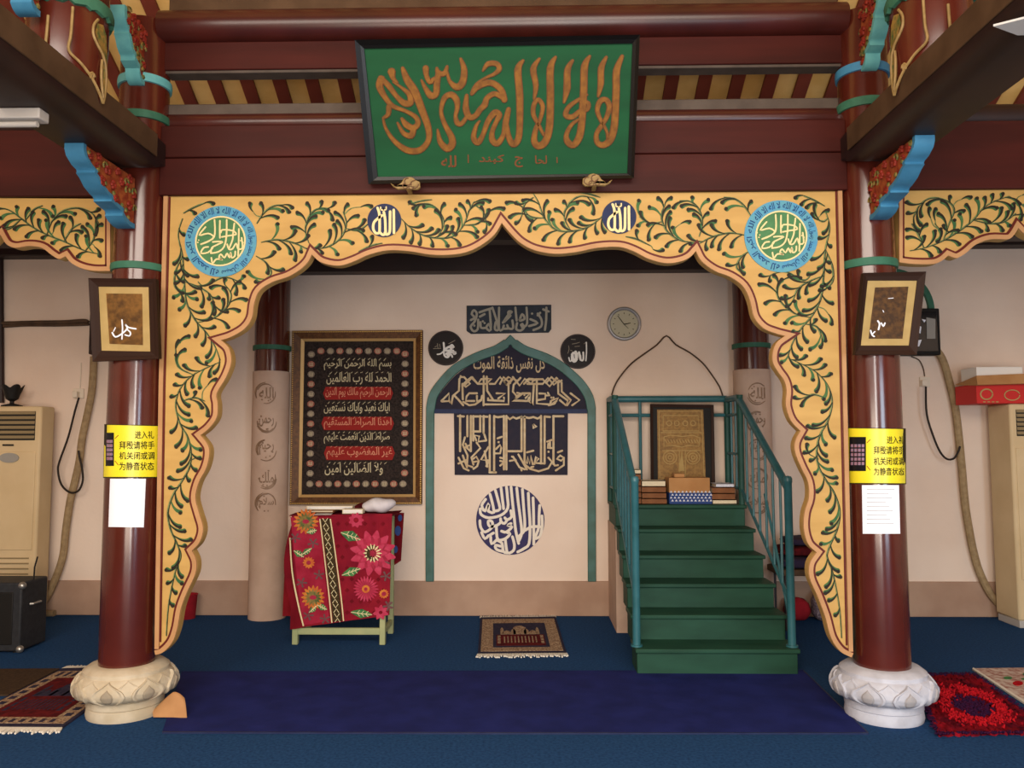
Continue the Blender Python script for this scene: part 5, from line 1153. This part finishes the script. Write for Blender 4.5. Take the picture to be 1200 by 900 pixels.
def prayer_rug(q, label, cols, near, far, seed, pat=True):
    root = thing('prayer_rug', tuple(PZ(sum(p[0] for p in q)/4, sum(p[1] for p in q)/4)), label, 'rug'); f = bil(q); rnd = random.Random(seed)
    link('rug_body', sheet(q, .012, wav=.001), cols[0], root)
    def sub(u0, v0, u1, v1): return [f(u0, v0), f(u1, v0), f(u1, v1), f(u0, v1)]
    def dec(name, m, cells, h):
        mb = MB()
        for c in cells: mb.quadpx(FLOOR, sub(*c), h, .011)
        link(name, mb, m, root, flat=True)
    dec('border', cols[1], [(.03, .06, .97, .94)], .0142); dec('field', cols[2], [(.17, .18, .83, .84)], .0155); dec('lower_field', cols[3], [(.21, .50, .79, .80)], .0165)
    cells = []
    for k in range(9): cells.append((.10+k*.09, .075, .14+k*.09, .15)); cells.append((.10+k*.09, .87, .14+k*.09, .925))
    for k in range(7): cells.append((.06, .2+k*.095, .125, .25+k*.095)); cells.append((.875, .2+k*.095, .94, .25+k*.095))
    dec('border_pattern', cols[4], cells, .0152)
    if pat:
        m = MB()
        for x, w_, t in ((.28, .02, .3), (.34, .05, .38), (.42, .03, .34), (.5, .08, .25), (.58, .03, .34), (.66, .05, .38), (.72, .02, .3)):
            m.poly_solid([FLOOR.at(*f(a, b), .0168) for a, b in ((x-w_, .49), (x-w_, t+.06), (x-w_*.5, t+.02), (x, t), (x+w_*.5, t+.02), (x+w_, t+.06), (x+w_, .49))], [FLOOR.at(*f(a, b), .013) for a, b in ((x-w_, .49), (x-w_, t+.06), (x-w_*.5, t+.02), (x, t), (x+w_*.5, t+.02), (x+w_, t+.06), (x+w_, .49))])
        for k in range(10): m.quadpx(FLOOR, sub(.30+k*.042, .55, .315+k*.042, .72), .0175, .013)
        for k in range(3): m.quadpx(FLOOR, sub(.225, .52+k*.08, .26, .58+k*.08), .0175, .013); m.quadpx(FLOOR, sub(.74, .52+k*.08, .775, .58+k*.08), .0175, .013)
        link('dome_pattern', m, cols[4], root)
    for v0, sgn_, on in ((1, 1, near), (0, -1, far)):
        if not on: continue
        m = MB()
        for k in range(70):
            u = -.01+1.02*k/69; a = f(min(max(u, 0), 1), v0); b = f(u+rnd.uniform(-.01, .01), v0+sgn_*rnd.uniform(.03, .075)*on); m.tube([FLOOR.at(*a, .008), FLOOR.at(*b, .006)], .006, 5)
        link('fringe', m, 'fringe', root)
prayer_rug([(563, 725), (651, 724), (664, 767), (560, 768)], 'small prayer rug with white fringes lying below the niche', ('rugnavy', 'rugcream', 'rugnavy', 'rugred', 'rugcream'), 1.2, .9, 3)
prayer_rug([(73, 785), (172, 783), (72, 855), (-62, 854)], 'dark red prayer rug with white fringe beside the left column base', ('rugnavy', 'rugcream', 'rugred', 'rugred', 'rugnavy'), 1.2, .7, 4)
br_ = thing('floor_rug', tuple(PZ(0, 800)), 'plain brown rug at the left edge beside the dark red prayer rug', 'rug')
link('rug_body', sheet([(-70, 786), (70, 785), (10, 816), (-170, 816)], .011), 'rugbrown', br_)
fz = thing('shaggy_rug', tuple(PZ(1140, 828)), 'shaggy dark red rug with bright red ring right of the right column base', 'rug'); rnd = random.Random(9)
fqz = bil([(1070, 793.5), (1140, 792.5), (1234, 861), (1100, 864)])
fb_ = link('pile', MB().slab(lambda u, v: FLOOR.at(*fqz(u, v), .02)+Vector((rnd.uniform(-.012, .012), rnd.uniform(-.012, .012), rnd.uniform(-.008, .008))), 44, 34, (0, 0, .019)), 'fuzzy', fz, smoothang=20)
mb, mc = MB(), MB()
for k in range(420):
    a = rnd.random()*6.283; rr = rnd.gauss(1, .16); u, v = .5+.30*rr*math.cos(a), .56+.28*rr*math.sin(a); x, y = fqz(u, v); p = FLOOR.at(x, y, .016); mb.tube([p, p+Vector((rnd.uniform(-.02, .02), rnd.uniform(-.02, .02), .018))], [.009, .004], 5)
for k in range(300):
    a = rnd.random()*6.283; rr = rnd.random()**.6; u, v = .5+.2*rr*math.cos(a), .56+.18*rr*math.sin(a); x, y = fqz(u, v); p = FLOOR.at(x, y, .016); mc.tube([p, p+Vector((rnd.uniform(-.02, .02), rnd.uniform(-.02, .02), .016))], [.009, .004], 5)
link('ring_tufts_pattern', mb, 'fuzzyr', fz); link('centre_tufts_pattern', mc, 'fuzzyn', fz)
me_ = MB()
for k in range(420):
    s = rnd.random()*4; e = s % 1; u, v = ((e, .02), (.98, e), (e, .98), (.02, e))[int(s)]; x, y = fqz(u, v); p = FLOOR.at(x, y, .012); d = Vector(((u-.5)*.05, -(v-.5)*.05, .012)); me_.tube([p, p+d+Vector((rnd.uniform(-.02, .02), rnd.uniform(-.02, .02), 0))], [.01, .004], 5)
link('edge_tufts_pattern', me_, 'fuzzyn', fz)
rq = [(1140, 785), (1300, 783), (1420, 830), (1212, 832)]; pr = thing('floral_rug', tuple(PZ(1230, 805)), 'pale floral rug at the right edge behind the shaggy red rug', 'rug')
link('rug_body', sheet(rq, .011), 'rugpale', pr); f = bil(rq); mb = MB()
for k in range(26):
    u, v = rnd.uniform(.08, .9), rnd.uniform(.1, .9); c = f(u, v); mb.blob(FLOOR, c, rnd.uniform(4, 9), .013, 9, .01, rnd.uniform(1.5, 3))
link('flower_pattern', mb, 'fuzzyr', pr)
mb = MB()
for k in range(20):
    u, v = rnd.uniform(.05, .9), rnd.uniform(.1, .9); c = f(u, v); mb.blob(FLOOR, c, rnd.uniform(3, 6), .0135, 7, .01, rnd.uniform(1, 2))
link('leaf_pattern', mb, 'leafc', pr); mb = MB(); mb.ribbon(FLOOR, [f(0, 0), f(0, 1)], [2, 2.6], .013, .002); link('white_edge', mb, 'fringe', pr)

# ------------------------------------------------------------------ air conditioners and what stands on them
def aircon(s, x0, x1, y0, zt, label, gl, yp):
    r = thing('air_conditioner', ((x0+x1)/2, y0, 0), label, 'air conditioner'); y1 = BY-.125
    link('body', MB().box((x0, y0, .06), (x1, y1, zt)), 'acbody', r, bevel=.018)
    link('base', MB().box((x0+.01, y0+.012, 0), (x1-.01, y1-.01, .062)), 'white', r, bevel=.006)
    S = YP(y0); z0, z1 = S.at(0 if s < 0 else 1185, gl[1]).z, S.at(0 if s < 0 else 1185, gl[0]).z
    g = link('air_outlet', MB().box((x0+.05, y0-.004, z0), (x1-.05, y0+.02, z1)), 'acdark', r)
    m = MB()
    for k in range(6): z = z0+(z1-z0)*(k+.5)/6; m.poly_solid([(x0+.052, y0-.012, z), (x1-.052, y0-.012, z), (x1-.052, y0-.004, z+.02), (x0+.052, y0-.004, z+.02)], [(x0+.052, y0-.010, z-.006), (x1-.052, y0-.010, z-.006), (x1-.052, y0-.003, z+.014), (x0+.052, y0-.003, z+.014)])
    link('slat', m, 'acslot', g)
    link('front_panel', MB().box((x0+.035, y0-.008, .62 if s < 0 else .40), (x1-.035, y0+.01, z0-.10)), 'acbody', r, bevel=.006)
    m = MB()
    for k in range(10): z = .14+k*(.045 if s < 0 else .026); m.box((x0+.06, y0-.005, z), (x1-.06, y0+.01, z+.012))
    link('intake_grille', m, 'acslot', r); return r
zl = PY(30, 476, 2.31).z
A1 = aircon(-1, -4.66, -4.135, 2.31, zl, 'beige floor standing air conditioner at the left edge, black tulip vase on top', (482, 516), 0)
S = YP(2.31-.009); link('badge', MB().blob(S, (11, 536.5), 11.5, .008, 20, 0, 5.8), 'acgrey', A1); link('brand_mark', MB().quadpx(S, [(3, 520.5), (16, 520.5), (16, 522.5), (3, 522.5)], .003), 'acdark', A1)
zr3 = PY(1190, 473, 2.18).z
A2 = aircon(1, 4.235, 4.78, 2.18, zr3, 'beige floor standing air conditioner at the right edge, red carton on top', (480, 511), 0)
vp = PY(14, 473, 2.42); vs = thing('tulip_vase', (vp.x, 2.42, zl), 'small black tulip shaped vase on top of the left air conditioner', 'vase')
link('foot', MB().lathe((vp.x, 2.42), [(.085, zl), (.085, zl+.012), (.05, zl+.022), (.018, zl+.03), (.018, zl+.055)], 24), 'blackm', vs)
cu = MB()
for k in range(48):
    a = 2*math.pi*k/48; pt = abs(math.sin(a*2.5))
    for r_, zz in ((.02, .05), (.05, .07), (.062, .11), (.066+.014*pt, .15), (.075+.022*pt, .165+.035*pt), (.068+.02*pt, .163+.034*pt), (.055, .11), (.01, .075)): cu.v.append(Vector((vp.x+r_*math.cos(a), 2.42+r_*math.sin(a), zl+zz)))
for k in range(48):
    for q in range(7): cu.f.append((8*k+q, 8*((k+1) % 48)+q, 8*((k+1) % 48)+q+1, 8*k+q+1))
link('petal_cup', cu, 'blackm', vs)
ca = PY(1145, 476, 2.16); cx0 = ca.x; cx1 = cx0+.75
rc_ = thing('red_carton', ((cx0+cx1)/2, 2.16, zr3), 'red and tan carton with white paper on the right air conditioner', 'carton')
link('carton_body', MB().box((cx0, 2.16, zr3+.001), (cx1, 2.5, zr3+.165)), 'redbox', rc_, bevel=.004)
link('tan_flap', MB().hull([(cx0-.02, 2.10, zr3+.155), (cx1, 2.10, zr3+.175), (cx1, 2.135, zr3+.265), (cx0-.01, 2.135, zr3+.235)], [(cx0-.02, 2.12, zr3+.150), (cx1, 2.12, zr3+.17), (cx1, 2.5, zr3+.20), (cx0-.01, 2.5, zr3+.18)]), 'carton', rc_, bevel=.004)
link('paper_sheet', MB().box((cx0+.03, 2.2, zr3+.2), (cx0+.42, 2.45, zr3+.315)), 'paper', rc_, bevel=.004)
S = YP(2.1595); m = MB()
stroke(m, S, [(1150+7*math.cos(t*.5)+6, 462+6*math.sin(t*.5)) for t in range(13)], 1.6, .003, 2); stroke(m, S, [(1180+9*math.cos(t*.5)+6, 463+6*math.sin(t*.5)) for t in range(13)], 1.2, .003, 2)
for k in range(4): stroke(m, S, [(1152+k*5, 471), (1155+k*5, 471)], 1.2, .003, 1)
link('printed_pattern', m, 'mount', rc_)

# ------------------------------------------------------------------ amplifier speaker, things behind the stair
sx1 = PY(24, 730, 1.29).x; sk = thing('speaker_case', (sx1-.28, 1.29, 0), 'black speaker case with metal corners at the left edge', 'speaker')
zt2 = PY(10, 683, 1.29).z
cs = link('case', MB().box((sx1-.55, 1.29, .012), (sx1, 1.62, zt2)), 'speaker', sk, bevel=.012)
link('grille', MB().box((sx1-.51, 1.284, .06), (sx1-.06, 1.30, zt2-.07)), 'blackm', sk, bevel=.006)
for x in (sx1-.55, sx1):
    for z in (.03, zt2-.022): link('metal_corner', MB().ball((x, 1.295, z), .028, .028, .028, 12, 8), 'metal', cs)
for x in (sx1-.5, sx1-.05):
    for y in (1.33, 1.58): link('foot', MB().lathe((x, y), [(.02, 0), (.02, .014)], 12), 'blackm', cs)
link('side_handle', MB().tube([(sx1+.002, 1.39, .34), (sx1+.02, 1.40, .34), (sx1+.02, 1.50, .34), (sx1+.002, 1.51, .34)], .01, 8), 'metal', sk)
link('aerial', MB().tube([(sx1-.01, 1.45, zt2-.005), (sx1-.008, 1.45, zt2+.09), (sx1+.012, 1.45, zt2+.17)], .006, 8), 'blackm', sk)
bx0 = PY(926, 700, 2.1).x
bn = thing('low_bench', (bx0+.35, 2.25, 0), 'low brown bench between the green stair and the right column', 'bench')
zb_ = PY(935, 668, 2.05).z
link('seat', MB().box((bx0-.1, 2.05, zb_-.05), (bx0+.62, 2.5, zb_)), 'brownwood', bn, bevel=.006)
for x in (bx0-.05, bx0+.56):
    for y in (2.09, 2.45): link('leg', MB().box((x, y-.02, 0), (x+.04, y+.02, zb_-.048)), 'darkwood', bn, bevel=.004)
def heap(name, cx, cy, z, rx, ry, rz, m, label, seed, pw=1.0):
    rnd = random.Random(seed); mb = MB().ball((0, 0, 0), 1, 1, 1, 36, 20); ph = [rnd.random()*6 for _ in range(4)]
    sg = lambda t: math.copysign(abs(t)**pw, t)
    for v in mb.v:
        x, y, q = sg(v.x), sg(v.y), sg(v.z); k = rz*.12*math.sin(x*5+ph[0])*math.cos(y*4+ph[1]) if q > 0 else 0
        v.x = cx+rx*x*(1+.05*math.sin(q*7+ph[2])); v.y = cy+ry*y; v.z = max(z+rz*(1+q)*.95+k-rz*.06, z)
    return tag(link(name, mb, m, smoothang=80), label, 'cloth')
heap('folded_blanket', bx0+.2, 2.26, zb_+.001, .26, .19, .05, 'purple', 'dark folded blanket lying on the low bench behind the stair', 1, .45)
heap('folded_blanket', bx0+.18, 2.26, zb_+.104, .23, .175, .04, 'rugred', 'dark red blanket in the middle of the heap on the low bench', 2, .45)
heap('folded_blanket', bx0+.2, 2.26, zb_+.186, .2, .15, .035, 'purple', 'dark violet blanket topmost on the low bench behind the stair', 3, .45)
rb = PZ(936, 729); heap('red_bag', rb.x+.02, rb.y+.1, .001, .11, .1, .10, 'redcloth', 'bright red bundle on the floor beside the foot of the stair', 4, .8)
heap('patterned_cloth', rb.x+.245, rb.y+.08, .001, .1, .1, .13, 'patt', 'dark speckled cloth bundle on the floor right of the red bundle', 5, .75)
gb = PZ(222, 723); tag(link('red_bin', MB().lathe((gb.x+.0, 2.5), [(.07, .001), (.085, .2), (.09, .21), (.08, .21), (.066, .02)], 24), 'redcloth'), 'small red bin against the wall behind the left foot of the arch', 'bin')
